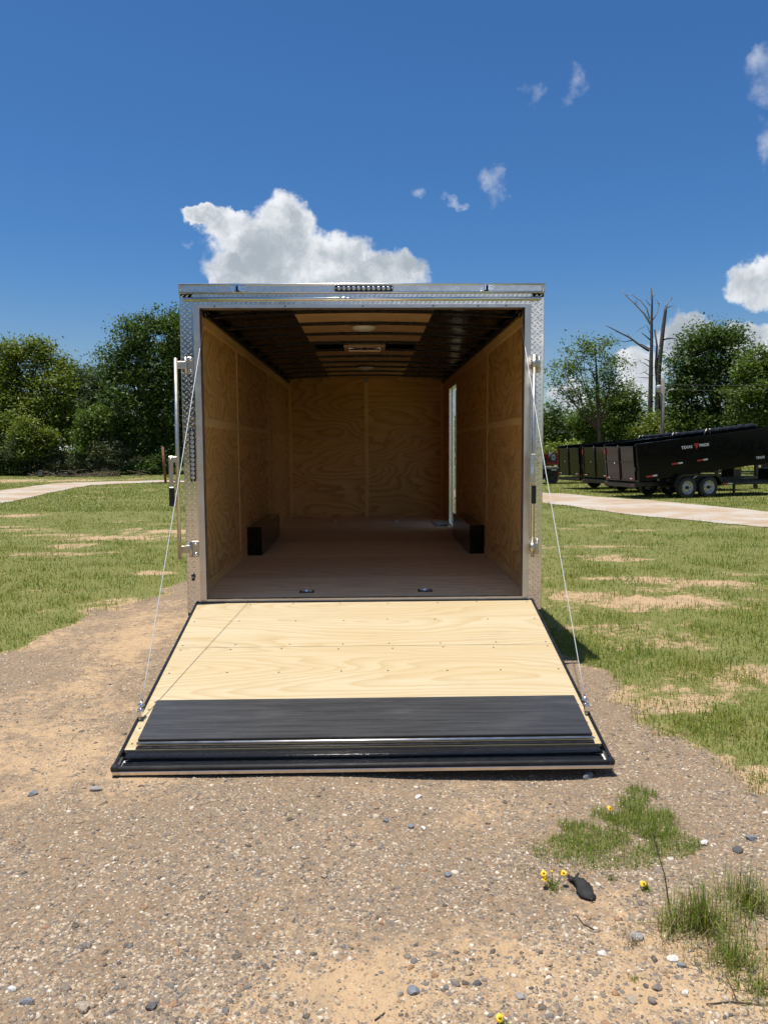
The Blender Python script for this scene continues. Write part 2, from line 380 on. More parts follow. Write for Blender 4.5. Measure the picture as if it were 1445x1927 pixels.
vent_lid_mat, n = newmat('white vent lid')
_t = n.n('ShaderNodeBsdfTranslucent', {'Color': (.82, .82, .80)}).outputs[0]; _m = n.n('ShaderNodeMixShader', {0: .7}); n.put(_m.inputs[1], pbsdf(n, (.75, .75, .74), .3)); n.put(_m.inputs[2], _t); out(n, _m.outputs[0])
# ground: masks come from mesh attributes computed below
m_ground, n = newmat('sandy gravel ground')
P = n.n('ShaderNodeTexCoord').outputs['Object']
att = lambda k: n.n('ShaderNodeAttribute', attribute_name=k).outputs['Fac']
sand, turf = att('sand'), att('turf')
n1 = n.noise(P, 3.2, 8, .66); n2 = n.noise(P, 34, 6, .65); n3 = n.noise(P, 150, 3, .6)
vor = n.n('ShaderNodeTexVoronoi', {'Vector': P, 'Scale': 95., 'Randomness': 1.})
peb = n.ramp(n.n('ShaderNodeSeparateColor', {0: vor.outputs['Color']}).outputs[0], [(0, (.11, .097, .085)), (.35, (.23, .19, .15)), (.6, (.31, .24, .17)), (.82, (.17, .165, .16)), (.94, (.46, .41, .35)), (1, (.22, .12, .08))])
peb = n.mix(n.smooth(vor.outputs['Distance'], .25, .75), peb, (.27, .195, .125))
sandc = n.mix(n2, (.375, .248, .138), (.52, .370, .220))
sandc = n.mix(n.smooth(n3, .56, .75), sandc, (.18, .125, .085))
fac = n.m('ADD', sand, n.m('MULTIPLY', n.m('SUBTRACT', n.noise(P, 14, 8, .72), .5), 1.7))
base = n.mix(n.smooth(fac, .24, .78), n.mix(1., peb, (.93, .88, .81), 'MULTIPLY'), sandc)
base = n.mix(n.smooth(n1, .50, .68, 0, .30), base, (.17, .135, .105))
thatch = n.mix(n.noise(P, 70, 5, .7), (.085, .115, .022), (.25, .225, .085))
base = n.mix(n.smooth(n.m('ADD', turf, n.m('MULTIPLY', n.m('SUBTRACT', n.noise(P, 12, 8, .75), .5), 1.7)), .30, .66), base, thatch)
hb = n.m('ADD', n.m('MULTIPLY', n2, .6), n.m('ADD', n.m('MULTIPLY', n3, .25), n.m('MULTIPLY', n.m('SUBTRACT', 1., vor.outputs['Distance']), .5)))
out(n, pbsdf(n, base, .95, 0, hb, .75, .012, .2))
m_road, n = newmat('pale crushed gravel road')
P = n.n('ShaderNodeTexCoord').outputs['Object']
c = n.mix(n.smooth(n.noise(P, .55, 6, .62), .38, .62), (.40, .285, .185), (.47, .42, .355))
c = n.mix(n.smooth(n.noise(P, 26, 5, .7), .5, .72), c, (.30, .26, .22))
c = n.mix(n.smooth(n.noise(n.v('MULTIPLY', P, (.25, 2.4, 1)), 1.2, 5, .6), .56, .72, 0, .6), c, (.26, .23, .20))
out(n, pbsdf(n, c, .95, 0, n.noise(P, 30, 5, .7), .7, .03, .2))
m_stone, n = newmat('mixed gravel stones')
rnd = n.n('ShaderNodeNewGeometry').outputs['Random Per Island']; P = n.n('ShaderNodeTexCoord').outputs['Object']
c = n.ramp(rnd, [(0, (.075, .072, .07)), (.13, (.21, .175, .14)), (.26, (.13, .135, .145)), (.36, (.33, .255, .18)), (.50, (.25, .20, .155)), (.62, (.155, .145, .14)), (.72, (.42, .34, .25)), (.82, (.28, .165, .10)), (.89, (.46, .41, .34)), (.965, (.60, .56, .50)), (1, (.24, .10, .055))], 'CONSTANT')
c = n.mix(1., n.mix(n.lin(n.noise(P, 90, 4, .6), .35, .7, 0, .35), c, (.36, .26, .165)), (.97, .93, .87), 'MULTIPLY')
out(n, pbsdf(n, c, .85, 0, n.noise(P, 220, 3, .6), .4, .003, .3))
def stonemat(name, col): return simple(name, col, .82, 0, .25, 45, .08, .6, 90, dirt=((.34, .25, .16), .35))
stone_white = stonemat('white quartz stone', (.56, .54, .50)); stone_blue = stonemat('blue grey stone', (.17, .185, .205)); stone_dark = stonemat('dark grey stone', (.085, .083, .085)); stone_tan = stonemat('tan stone', (.33, .265, .20)); stone_brown = stonemat('brown grey stone', (.19, .155, .13)); stone_grey = stonemat('grey stone', (.27, .255, .24))

# ------------------------------------------------------------------ ground sheet with masks
def poly_x(pts):
    """boundary X as a function of Y from pixel points on the ground"""
    g = sorted([(float(p[1]), float(p[0])) for p in pts]); ys = np.array([a for a, b in g]); xs = np.array([b for a, b in g])
    return lambda Y: np.interp(Y, ys, xs)
LEFT_B = poly_x([(-4.4, 2.0), (-3.6, 4.5)] + [G(0, 1222)[:2], G(150, 1170)[:2], G(250, 1125)[:2], G(350, 1092)[:2], (-1.75, 12.5)])
RIGHT_B = poly_x([(1.30, 12.4), (1.34, 7.0)] + [G(1052, 1246)[:2], G(1100, 1268)[:2], G(1150, 1305)[:2], G(1250, 1390)[:2], G(1370, 1450)[:2], G(1445, 1492)[:2], (2.25, 2.6), (2.6, 1.5)])
def spots(lst, x, y):
    s = np.zeros_like(x)
    for px, py, rx, ry, a in lst:
        c = G(px, py); s = s + a*np.exp(-(((x-c[0])/rx)**2 + ((y-c[1])/ry)**2))
    return s
SAND = [(150, 1330, .8, .7, .30), (240, 1210, .5, .6, .25), (60, 1400, .5, .4, .2), (740, 1870, .35, .2, .30), (880, 1530, .14, .18, .30), (960, 1780, .25, .16, .22), (1330, 1800, .3, .16, .3), (1120, 1700, .14, .12, .38), (1300, 1900, .3, .12, .25), (560, 1880, .3, .2, .2), (690, 1490, .25, .1, .22), (300, 1440, .6, .25, .14),
        (100, 1700, .7, .6, -.30), (350, 1580, .5, .4, -.22), (1260, 1420, .45, .7, -.55), (1390, 1570, .4, .4, -.45), (700, 1620, .3, .25, -.16), (1200, 1500, .35, .25, -.3), (1100, 1480, .3, .2, -.2), (950, 1620, .2, .2, -.1)]
BARE = [(1240, 1130, .75, .55, .9), (1190, 1185, .45, .35, .75), (1280, 1215, .4, .25, .55), (1410, 1275, .55, .35, .7), (1120, 1030, 1.1, .35, .75), (1330, 1100, .6, .4, .6), (1200, 1090, .8, .3, .6), (1400, 1080, .5, .3, .4), (1300, 1290, .3, .2, .4), (1060, 1120, .4, .5, .45),
        (230, 1012, 1.6, .75, .95), (320, 1000, 1.3, .7, .7), (60, 1000, .9, .4, .6), (270, 1078, .45, .25, .7), (20, 972, 1.2, .5, .8), (90, 1112, .5, .2, .5), (200, 1040, .5, .25, .5), (20, 1130, .4, .2, .35), (300, 942, 1.5, .5, .4), (100, 965, 1.2, .5, .45), (40, 905, 6., 3.4, .95), (170, 890, 3., 2., .4)]
def masks(x, y):
    nz = fbm(x*1.3, y*1.3, 21, 5)-.5; nf = fbm(x*6, y*6, 31, 4)-.5
    dl = LEFT_B(y) + nz*.8 + nf*.22 - x            # >0 inside the left lawn
    dr = x - RIGHT_B(y) + nz*.5 + nf*.25
    inside = np.maximum(ss(dl, -.06, .14), ss(dr, -.06, .14))
    inside = np.where(y > 12.6, 1.0, inside)
    bare = spots(BARE, x, y)*(.76+2.0*(fbm(x*3.2, y*3.2, 41, 5)-.44)) + .5*(fbm(x*9, y*9, 171, 3)-.5) + .6*ss(fbm(x*.8, y*1.5, 51, 5), .60, .76) + .35*ss(fbm(x*4.5, y*4.5, 61, 4), .55, .75)*(x > 0)*(1-ss(y, 7, 13))
    turf = inside*np.clip(1-bare, 0, 1)
    sand = .28 + 1.15*(fbm(x*1.1, y*1.1, 71, 5)-.5) + .6*nf + spots(SAND, x, y)
    sand = np.where(inside > .4, np.maximum(sand, .72), sand)
    return np.clip(turf, 0, 1), np.clip(sand, 0, 1)
def axis(lo, hi, fine, flo, fhi, gfac=1.18):
    a = list(np.arange(flo, fhi+1e-6, fine)); st = fine
    while a[-1] < hi: st *= gfac; a.append(a[-1]+st)
    st = fine
    while a[0] > lo: st *= gfac; a.insert(0, a[0]-st)
    return np.array(a)
gx_ = axis(-700, 700, .085, -4.6, 4.6, 1.10); gy_ = axis(-700, 900, .085, 1.4, 13, 1.08)
XX, YY = np.meshgrid(gx_, gy_); ZZ = TZ(XX, YY)
nx, ny = len(gx_), len(gy_)
idx = np.arange(nx*ny).reshape(ny, nx)
Fq = np.stack([idx[:-1, :-1], idx[:-1, 1:], idx[1:, 1:], idx[1:, :-1]], -1).reshape(-1, 4)
ground = mesh_np('ground', np.stack([XX, YY, ZZ], -1).reshape(-1, 3), Fq, m_ground, None, True); tag(ground, kind='structure')
tm, sm_ = masks(XX.ravel(), YY.ravel())
for nm, arr in (('turf', tm), ('sand', sm_)):
    a = ground.data.attributes.new(nm, 'FLOAT', 'POINT'); a.data.foreach_set('value', np.ascontiguousarray(arr, np.float32))

# gravel road that passes behind the trailer
far_e = [(-46, 26.)] + [tuple(G(*p)[:2]) for p in [(0, 923), (110, 909), (310, 903.5)]] + [(-3.5, 40), (2.0, 33.5)] + [tuple(G(*p)[:2]) for p in [(1020, 927), (1230, 943), (1445, 963)]] + [(24, 12.)]
near_e = [(-40, 16.)] + [tuple(G(*p)[:2]) for p in [(0, 949), (170, 913), (310, 907)]] + [(-4.0, 36), (1.0, 29.5)] + [tuple(G(*p)[:2]) for p in [(1020, 946), (1230, 973), (1445, 991)]] + [(17.5, 8.)]
def resample(p, n):
    p = np.array(p); d = np.r_[0, np.cumsum(np.linalg.norm(np.diff(p, axis=0), axis=1))]; t = np.linspace(0, 1, len(p)); u = np.linspace(0, 1, n)
    return np.stack([np.interp(u, t, p[:, 0]), np.interp(u, t, p[:, 1])], 1)
A, B = resample(near_e, 420), resample(far_e, 420)
jA = (fbm(A[:, 0]*.7, A[:, 1]*.7, 81, 4)-.5)*.16; jB = (fbm(B[:, 0]*.7, B[:, 1]*.7, 91, 4)-.5)*.16
rows = [(A*(1-t)+B*t) for t in [0, .2, .4, .6, .8, 1]]
rows[0] = A + (A-B)*jA[:, None]; rows[-1] = B + (B-A)*jB[:, None]
RV = []
for k, rw in enumerate(rows):
    z = TZ(rw[:, 0], rw[:, 1]) + (.03 if 0 < k < 5 else .012); RV.append(np.c_[rw, z])
RV = np.concatenate(RV); k = np.arange(419)
RF = np.concatenate([np.stack([r*420+k, r*420+k+1, (r+1)*420+k+1, (r+1)*420+k], 1) for r in range(5)])
tag(mesh_np('gravel_road', RV, RF, m_road, None, True), kind='structure')
def on_road(x, y):
    best = np.full(x.shape, 1e9); c = (A+B)/2; hw = np.linalg.norm(A-B, axis=1)/2
    for i in range(0, 420, 3):
        best = np.minimum(best, np.hypot(x-c[i, 0], y-c[i, 1]) - hw[i]*.97)
    # true strip test: perpendicular width is smaller than the skewed width, so test along the strip
    return best
from bisect import bisect
def road_mask(x, y):
    """inside test by sampling the strip quads as polygon"""
    poly = np.concatenate([rows[0][::4], rows[-1][::4][::-1]]); ins = np.zeros(x.shape, bool); j = len(poly)-1
    for i in range(len(poly)):
        xi, yi = poly[i]; xj, yj = poly[j]
        c = ((yi > y) != (yj > y)) & (x < (xj-xi)*(y-yi)/(yj-yi+1e-12)+xi); ins ^= c; j = i
    return ins

# ------------------------------------------------------------------ grass blades
def blades(P, H, Wd, lean=.5, rng=rng, one=False):
    n = len(P); yaw = rng.uniform(0, 2*np.pi, n); la = rng.normal(0, lean, n); d = np.stack([np.cos(yaw), np.sin(yaw), np.zeros(n)], 1)
    wv = np.stack([-np.sin(yaw), np.cos(yaw), np.zeros(n)], 1)
    up = np.array([0, 0, 1.0]); mid = P + up*(H*.55*np.cos(la*.6))[:, None] + d*(H*.55*np.sin(la*.6))[:, None]
    tip = mid + up*(H*.45*np.cos(la*1.7))[:, None] + d*(H*.45*np.sin(la*1.7))[:, None]
    hw = (Wd/2)[:, None]*wv
    if one: return np.stack([P-hw, P+hw, tip], 1).reshape(-1, 3), np.arange(n*3).reshape(-1, 3)
    V = np.stack([P-hw, P+hw, mid-hw*.75, mid+hw*.75, tip], 1).reshape(-1, 3)
    b = np.arange(n)[:, None]*5
    F = np.concatenate([b+np.array([[0, 1, 3]]), b+np.array([[0, 3, 2]]), b+np.array([[2, 3, 4]])])
    return V, F
def scatter_lawn(n, y0, y1, p=1.0):
    u = rng.uniform(0, 1, n); Y = y0*(y1/y0)**u
    X = (rng.uniform(-.82, .86, n)+.015)*(Y+.5); return X, Y
X, Y = scatter_lawn(760000, 2.6, 24)
t, s = masks(X, Y); rk = road_mask(X, Y)
tuftn = fbm(X*3.1, Y*3.1, 101, 3)
keep = (rng.uniform(0, 1, len(X)) < (.10+.90*t**1.2)*(t > .03)*(.66+.5*ss(tuftn, .35, .7))) & ~rk & ~((np.abs(X) < 1.28) & (Y > 5.6) & (Y < 12.4))
X, Y, tuftn = X[keep], Y[keep], tuftn[keep]
Hh = (.016+.060*rng.uniform(0, 1, len(X))**2.2)*(.7+.6*ss(tuftn, .4, .75))
nr_ = Y < 7.2; Pg = np.stack([X, Y, TZ(X, Y)-.003], 1)
Vb, Fb = blades(Pg[nr_], Hh[nr_], .0020+.00042*Y[nr_], .95)
V2, F2 = blades(Pg[~nr_], Hh[~nr_], .0030+.00055*Y[~nr_], .8, one=True)
Fb = np.concatenate([Fb, F2+len(Vb)]); Vb = np.concatenate([Vb, V2])
tag(mesh_np('lawn_grass', Vb, Fb, grass_mat), 'short patchy green lawn grass on both sides of the trailer', 'grass', kind='stuff')
print('grass', len(X))
X, Y = scatter_lawn(260000, 22, 72); t, s = masks(X, Y); rk = road_mask(X, Y)
keep = (rng.uniform(0, 1, len(X)) < t**1.3) & ~rk
X, Y = X[keep], Y[keep]
Hh = (.035+.06*rng.uniform(0, 1, len(X)))*(.6+.8*fbm(X*.4, Y*.4, 121, 3)) + .25*ss(Y, 61, 66)*rng.uniform(0, 1, len(X))
Vb, Fb = blades(np.stack([X, Y, TZ(X, Y)-.01], 1), Hh, .0009*Y, .6, one=True)
tag(mesh_np('field_grass', Vb, Fb, grass_mat), 'distant mown field grass between the gravel road and the trees', 'grass', kind='stuff')
# sparse tufts and straw creeping out of the lawn edge and along bare soil
X, Y = scatter_lawn(60000, 3.0, 15); t, s = masks(X, Y)
e = (t > .04) & (t < .75) & (rng.uniform(0, 1, len(X)) < .6) & ~((np.abs(X) < 1.3) & (Y > 5.5))
X, Y = X[e], Y[e]
Vb, Fb = blades(np.stack([X, Y, TZ(X, Y)], 1), .02+.05*rng.uniform(0, 1, len(X)), .002+.0003*Y, 1.25)
tag(mesh_np('dry_thatch', Vb, Fb, straw_mat), 'dry straw coloured thatch lying on the bare soil patches', 'grass', kind='stuff')
X, Y = scatter_lawn(16000, 3.4, 26); t, s = masks(X, Y)
e = (rng.uniform(0, 1, len(X)) < .25+.6*t) & (t > .1) & ~road_mask(X, Y) & ~((np.abs(X) < 1.3) & (Y > 5.5) & (Y < 12.4)) & (fbm(X*1.1, Y*1.1, 161, 3) > .48)
X, Y = X[e], Y[e]
Vb, Fb = blades(np.stack([X, Y, TZ(X, Y)], 1), .07+.12*rng.uniform(0, 1, len(X))**2, .0022+.0003*Y, .42)
tag(mesh_np('tall_grass', Vb, Fb, grass_lush), 'scattered taller grass stems standing above the lawn', 'grass', kind='stuff')
# mat of low grass in the gravel, front right
def patch(cpx, n, rx, ry, h, mat, name, label, lean=.8, wd=.0035, seedk=0):
    c = G(*cpx); a = rng.uniform(0, 2*np.pi, n); r = np.sqrt(rng.uniform(0, 1, n)); x = c[0]+rx*r*np.cos(a); y = c[1]+ry*r*np.sin(a)
    k = (fbm(x*9, y*9, 131+seedk, 4) > .28+.30*r*r*rng.uniform(.5, 1.4, n)) ; x, y = x[k], y[k]
    V, F = blades(np.stack([x, y, TZ(x, y)-.002], 1), h*(.35+.65*rng.uniform(0, 1, len(x))), np.full(len(x), wd), lean); return V, F
parts = [patch(c_, n_, rx_, ry_, h_, None, '', '', ln_, .0022, k_) for k_, (c_, n_, rx_, ry_, h_, ln_) in enumerate([((1105, 1575), 2600, .17, .15, .05, 1.25), ((1195, 1545), 3600, .18, .19, .065, 1.0), ((1245, 1585), 1800, .15, .13, .05, 1.3), ((1060, 1605), 900, .14, .11, .04, 1.4), ((1150, 1615), 1500, .22, .10, .04, 1.4), ((1190, 1505), 1400, .13, .14, .07, 1.0)])]
V = []; F = []; o = 0
for a, b in parts: V.append(a); F.append(b+o); o += len(a)
sp_ = [patch(c_, n_, rx_, ry_, .03, None, '', '', 1.6, .0018, 9+k_) for k_, (c_, n_, rx_, ry_) in enumerate([((1090, 1600), 1500, .26, .2), ((1200, 1570), 1800, .30, .24), ((1040, 1640), 600, .16, .1), ((1330, 1770), 1500, .24, .16)])]
Vs = []; Fs = []; os_ = 0
for a, b in sp_: Vs.append(a); Fs.append(b+os_); os_ += len(a)
tag(mesh_np('straw_mat', np.concatenate(Vs), np.concatenate(Fs), straw_mat), 'dead straw lying around the green grass at lower right', 'grass', kind='stuff')
tag(mesh_np('grass_mat', np.concatenate(V), np.concatenate(F), grass_lush), 'low mat of green grass growing in the gravel, front right', 'grass', kind='stuff')

# ------------------------------------------------------------------ gravel
def stones(P, S, hi):
    n = len(P)
    if hi:
        m = 6; ang = np.arange(m)*2*np.pi/m
        ring = lambda rad, z: np.stack([rad*np.cos(ang), rad*np.sin(ang), np.full(m, z)], 1)
        U = np.concatenate([ring(.85, -.35), ring(1., .18), ring(.62, .62), [[0, 0, .74]]])
        F = []
        for a in range(2):
            for k in range(m): F += [(a*m+k, a*m+(k+1) % m, (a+1)*m+(k+1) % m), (a*m+k, (a+1)*m+(k+1) % m, (a+1)*m+k)]
        F += [(2*m+k, 2*m+(k+1) % m, 3*m) for k in range(m)]
    else:
        U = np.array([(1, 0, 0.05), (.25, .9, .0), (-.8, .55, .1), (-.75, -.6, 0), (.3, -.95, .08), (.2, .1, .68), (-.25, -.1, .62)], float)
        F = [(0, 1, 5), (1, 2, 5), (2, 6, 5), (2, 3, 6), (3, 4, 6), (4, 5, 6), (4, 0, 5)]
    F = np.array(F); k = len(U)
    V = U[None]*(1+rng.normal(0, .17, (n, k, 1))) + rng.normal(0, .07, (n, k, 3))
    ax = np.stack([rng.uniform(.75, 1.3, n), rng.uniform(.6, 1., n), rng.uniform(.45, .9, n)], 1); V = V*ax[:, None]
    a = rng.uniform(0, 2*np.pi, n); c, s = np.cos(a)[:, None], np.sin(a)[:, None]
    V = np.stack([V[..., 0]*c-V[..., 1]*s, V[..., 0]*s+V[..., 1]*c, V[..., 2]], -1)*S[:, None, None] + P[:, None] - np.array([0, 0, .06])*S[:, None, None]
    return V.reshape(-1, 3), (F[None]+np.arange(n)[:, None, None]*k).reshape(-1, 3)
def scatter_gravel(n, y0, y1, pw):
    u = rng.uniform(0, 1, n); Y = y0*(y1/y0)**(u**pw); X = rng.uniform(-.72, .76, n)*(Y+.3)
    t, s = masks(X, Y); clump = fbm(X*5, Y*5, 141, 4)
    k = (rng.uniform(0, 1, n) < np.clip(1.3-1.25*s, .28, 1)*(.35+1.1*ss(clump, .35, .65))) & (t < .25) & ~((np.abs(X) < 1.22) & (Y > 3.72) & (Y < 12.3))
    return X[k], Y[k]
X, Y = scatter_gravel(250000, 1.75, 7.5, 1.2)
S = np.clip(rng.lognormal(math.log(.0040), .42, len(X)), .0018, .010)
V, F = stones(np.stack([X, Y, TZ(X, Y)-S*.05], 1), S, False)
tag(mesh_np('fine_gravel', V, F, m_stone), 'fine mixed grey and tan gravel strewn over the sandy ground', 'gravel', kind='stuff'); print('fine', len(X), len(F))
X, Y = scatter_gravel(24000, 1.75, 9, 1.2)
S = np.clip(rng.lognormal(math.log(.0072), .34, len(X)), .005, .016)
V, F = stones(np.stack([X, Y, TZ(X, Y)-S*.05], 1), S, True)
tag(mesh_np('coarse_gravel', V, F, m_stone), 'coarser loose pebbles scattered among the fine gravel', 'gravel', kind='stuff'); print('coarse', len(X), len(F))
X, Y = scatter_gravel(60000, 1.75, 8, 1.2)
S = np.clip(rng.lognormal(math.log(.0058), .30, len(X)), .004, .011)
V, F = stones(np.stack([X, Y, TZ(X, Y)], 1), S, False)
tag(mesh_np('medium_gravel', V, F, m_stone), 'medium sized angular gravel lying on the sandy ground', 'gravel', kind='stuff'); print('mid', len(X))

# ================================================================== enclosed trailer
TY = 5.583; FZ = .493
T = empty('enclosed_trailer', (0, TY, 0))
tag(T, 'enclosed cargo trailer with open plywood interior and its rear ramp lowered', 'trailer')
OW, HW, IW = 1.158, 1.295, 1.222           # opening, outer and interior half widths
ZO, ZT, ZP, ZC = 2.590, 2.757, .386, 2.625  # opening top, outer top, post bottom, ceiling
LEN = 6.62
# --- tread plate with raised lozenges
def treadplate(name, x0, x1, z0, z1, parent, y=-.004):
    p = box(name, tread_plate, parent, x0, x1, y, .03, z0, z1)
    V = []; F = []; L, Wd, H = .0135, .0040, .0034; thin = (z1-z0) < .06; px_, pz_ = (.034, .03) if thin else (.0195, .038)
    nx_, nz_ = int((x1-x0)/px_)+1, int((z1-z0)/pz_)+2
    for i in range(nx_):
        for k in range(1 if thin else nz_):
            cx, cz = x0+(i+.5)*px_, ((z0+z1)/2 if thin else z0+(k+(.25 if i % 2 else .75))*pz_); a = R(40) if thin or i % 2 else R(-40)
            if not (z0+.008 < cz < z1-.008 and x0+.006 < cx < x1-.006): continue
            a += random.uniform(-.05, .05); c, s_ = math.cos(a), math.sin(a)
            o = len(V)
            for (u, v, h) in [(-1, 0, 0), (-.45, -1, 0), (.45, -1, 0), (1, 0, 0), (.45, 1, 0), (-.45, 1, 0), (-.55, 0, 1), (.55, 0, 1)]:
                uu, vv = u*L, v*Wd; V.append((cx+uu*c-vv*s_, y-.0003-h*H, cz+uu*s_+vv*c))
            F += [(o, o+1, o+6), (o+1, o+2, o+7), (o+1, o+7, o+6), (o+2, o+3, o+7), (o+3, o+4, o+7), (o+4, o+5, o+6), (o+4, o+6, o+7), (o+5, o, o+6)]
    q = mesh_np('tread_lozenges', np.array(V), np.array(F), tread_plate, p, True); tag(q, kind='stuff'); return p
for sx in (-1, 1):
    a, b = sorted((sx*HW, sx*1.203))
    post = treadplate('rear_post', a, b, ZP+.012, 2.688, T)
    box('corner_edge', alu_dull, post, *sorted((sx*HW, sx*(HW+.003))), -.006, .04, ZP+.012, 2.69)
    box('post_foot', black_steel, T, *sorted((sx*1.298, sx*1.19)), -.002, .05, ZP-.012, ZP+.011)
    # aluminium angle that lines the opening
    m_ = MB(); m_.box(*sorted((sx*1.203, sx*OW)), -.010, .0, FZ-.02, ZO+.024); m_.box(*sorted((sx*(OW+.004), sx*OW)), .0, .075, FZ-.02, ZO)
    tr = m_.build('opening_trim', alu_dull, T)
    riv = MB()
    for z in np.arange(.7, 2.5, .37): riv.lathe((sx*1.185, -.010, z), (0, -1, 0), [(0, .005), (.002, .004), (.003, .0005)], 8)
    tag(riv.build('rivets', galv, tr), kind='stuff')
    # shaded closer behind the trim, out to the inner wall
    box('jamb_filler', ply_trim, T, *sorted((sx*(OW+.005), sx*(IW+.03))), .05, .074, FZ, ZC)
treadplate('header_plate', -1.203, 1.203, ZO+.024, 2.640, T)
treadplate('header_plate', -1.293, 1.293, 2.662, 2.690, T)
hb_ = MB(); hb_.tube([(-1.268, -.018, 2.651), (1.268, -.018, 2.651)], .0125, 14); hb_.build('hinge_rail', alu_bright, T)
box('header_backing', alu_dull, T, -1.2, 1.2, .002, .03, 2.638, 2.664)
hd = MB(); hd.box(-1.202, 1.202, -.012, .0, ZO, ZO+.0235); hd.box(-1.15, 1.15, .0, .075, ZO, ZO+.006)
hd = hd.build('opening_trim', alu_dull, T)
riv = MB()
for x in (-1.05, -.55, 0.0, .5, .82, 1.02): riv.lathe((x, -.012, ZO+.012), (0, -1, 0), [(0, .006), (.002, .005), (.003, .0005)], 8)
tag(riv.build('rivets', black_plastic, hd), kind='stuff')
# top extrusion: flat band between two rounded lips
tp = MB(); tp.box(-1.297, 1.297, -.016, .10, 2.698, 2.750)
tp.box(-1.297, 1.297, -.014, .10, 2.751, 2.757)
top = tp.build('top_rail', alu, T)
for z_, r_ in ((2.7515, .0085), (2.6965, .0080)): MB().tube([(-1.297, -.015, z_), (1.297, -.015, z_)], r_, 20).build('rail_lip', lip_alu, top)
for sx in (-1, 1):
    e_ = box('end_cap', alu_dull, top, *sorted((sx*1.299, sx*1.272)), -.020, -.016, 2.690, 2.757)
    rv = MB()
    for z in (2.712, 2.742, 2.70): rv.lathe((sx*1.285, -.020, z), (0, -1, 0), [(0, .004), (.003, .003), (.004, .0005)], 8)
    tag(rv.build('rivets', galv, e_), kind='stuff')
for x in (-.456, .456):
    rv = MB(); rv.lathe((x, -.016, 2.712), (0, -1, 0), [(0, .007), (.006, .006), (.009, .001)], 10); rv.build('rivet', chrome, top)
# cam keepers on the top rail
for x in (-.884, .880):
    kp = empty('latch_keeper', (0, 0, 0)); kp.parent = T
    for s_ in (-1, 1): box('keeper_plate', chrome, kp, x+s_*.034-.012, x+s_*.034+.012, -.021, -.0165, 2.698, 2.744)
    for s_ in (-1, 1):
        box('keeper_jaw', chrome, kp, x+s_*.013-.005, x+s_*.013+.005, -.045, -.0165, 2.706, 2.746)
        for z in (2.708, 2.734): MB().lathe((x+s_*.036, -.021, z), (0, -1, 0), [(0, .006), (.004, .006), (.006, .001)], 8).build('bolt_head', chrome, kp)
    box('keeper_back', black_steel, kp, x-.010, x+.010, -.022, -.0166, 2.702, 2.740)
# light bars
def light_strip(parent, p0, p1, n, name, body_w, label):
    p0, p1 = Vector(p0), Vector(p1); d = (p1-p0).normalized(); L = (p1-p0).length
    bd = MB(); side = d.cross(Vector((0, 1, 0))).normalized()
    prof = []
    for k in range(9): a = math.pi*k/8-math.pi/2; prof.append(p1+d*math.cos(a)*body_w/2+side*math.sin(a)*body_w/2)
    for k in range(9): a = math.pi*k/8+math.pi/2; prof.append(p0+d*math.cos(a)*body_w/2+side*math.sin(a)*body_w/2)
    nn = len(prof); vs_ = [q+Vector((0, 0, 0)) for q in prof]+[q+Vector((0, -.010, 0)) for q in prof]
    fs_ = [tuple(range(nn, 2*nn)), tuple(range(nn))[::-1]]+[(k, (k+1) % nn, nn+(k+1) % nn, nn+k) for k in range(nn)]
    b_ = bd.add(vs_, fs_).build(name, black_plastic, parent)
    b_['label'] = label
    for k in range(n):
        c = p0+(p1-p0)*((k+.5)/n)+Vector((0, -.010, 0))
        MB().lathe(c, (0, -1, 0), [(0, body_w*.40), (.004, body_w*.38), (.007, body_w*.25), (.005, body_w*.16), (.008, .0005)], 14).build('lamp_lens', lens_clear, b_)
    for e in (p0, p1):
        MB().lathe(e+(e-(p0+p1)/2).normalized()*.010+Vector((0, -.010, 0)), (0, -1, 0), [(0, .006), (.003, .005), (.004, .0005)], 8).build('screw', chrome, b_)
light_strip(T, (-.185, -.0165, 2.722), (.200, -.0165, 2.721), 11, 'lamp_bar', .036, 'black bar of eleven clear lamps on the top rail')
light_strip(T, (-1.232, -.0065, 1.725), (-1.232, -.0065, 1.375), 11, 'lamp_bar', .038, 'upright strip of round clear lamps on the left post')
pl = box('socket', black_plastic, T, -1.262, -1.240, -.022, -.006, .635, .690, b=.006)
MB().lathe((-1.251, -.022, .664), (0, -1, 0), [(0, .007), (.004, .006), (.004, .001)], 10).build('socket_face', grey_metal, pl)
# bar locks
def bracket(parent, x, z, sx, out=0.):
    b_ = box('hinge_plate', galv, parent, x-.030, x+.022, -.012, -.0065, z-.058, z+.058, b=.002)
    for dz in (-.038, .038): MB().lathe((x+.004, -.012, z+dz), (0, -1, 0), [(0, .011), (.004, .010), (.007, .004), (.007, .0005)], 10).build('carriage_bolt', chrome, b_)
    MB().cyl((x-sx*-.030, -.018, z-.055), (x-sx*-.030, -.018, z+.055), .010, 12).build('hinge_knuckle', galv, b_)
    return b_
L_ = empty('bar_lock'); L_.parent = T; L_['label'] = 'zinc bar lock swung open outside the left post'
MB().tube([(-1.338, -.045, .800), (-1.326, -.045, 2.236)], .0140, 16).build('lock_pipe', galv, L_)
for z in (2.190, .868):
    br = box('hinge_plate', galv, L_, -1.252, -1.207, -.013, -.0068, z-.058, z+.058, b=.002)
    for dz in (-.038, .038): MB().lathe((-1.228, -.013, z+dz), (0, -1, 0), [(0, .011), (.004, .010), (.007, .004), (.007, .0005)], 12).build('carriage_bolt', chrome, br)
    MB().cyl((-1.262, -.018, z-.057), (-1.262, -.018, z+.057), .0095, 12).build('hinge_knuckle', galv, br)
    box('hasp_arm', galv, L_, -1.325, -1.262, -.030, -.022, z-.026, z+.026, b=.002)
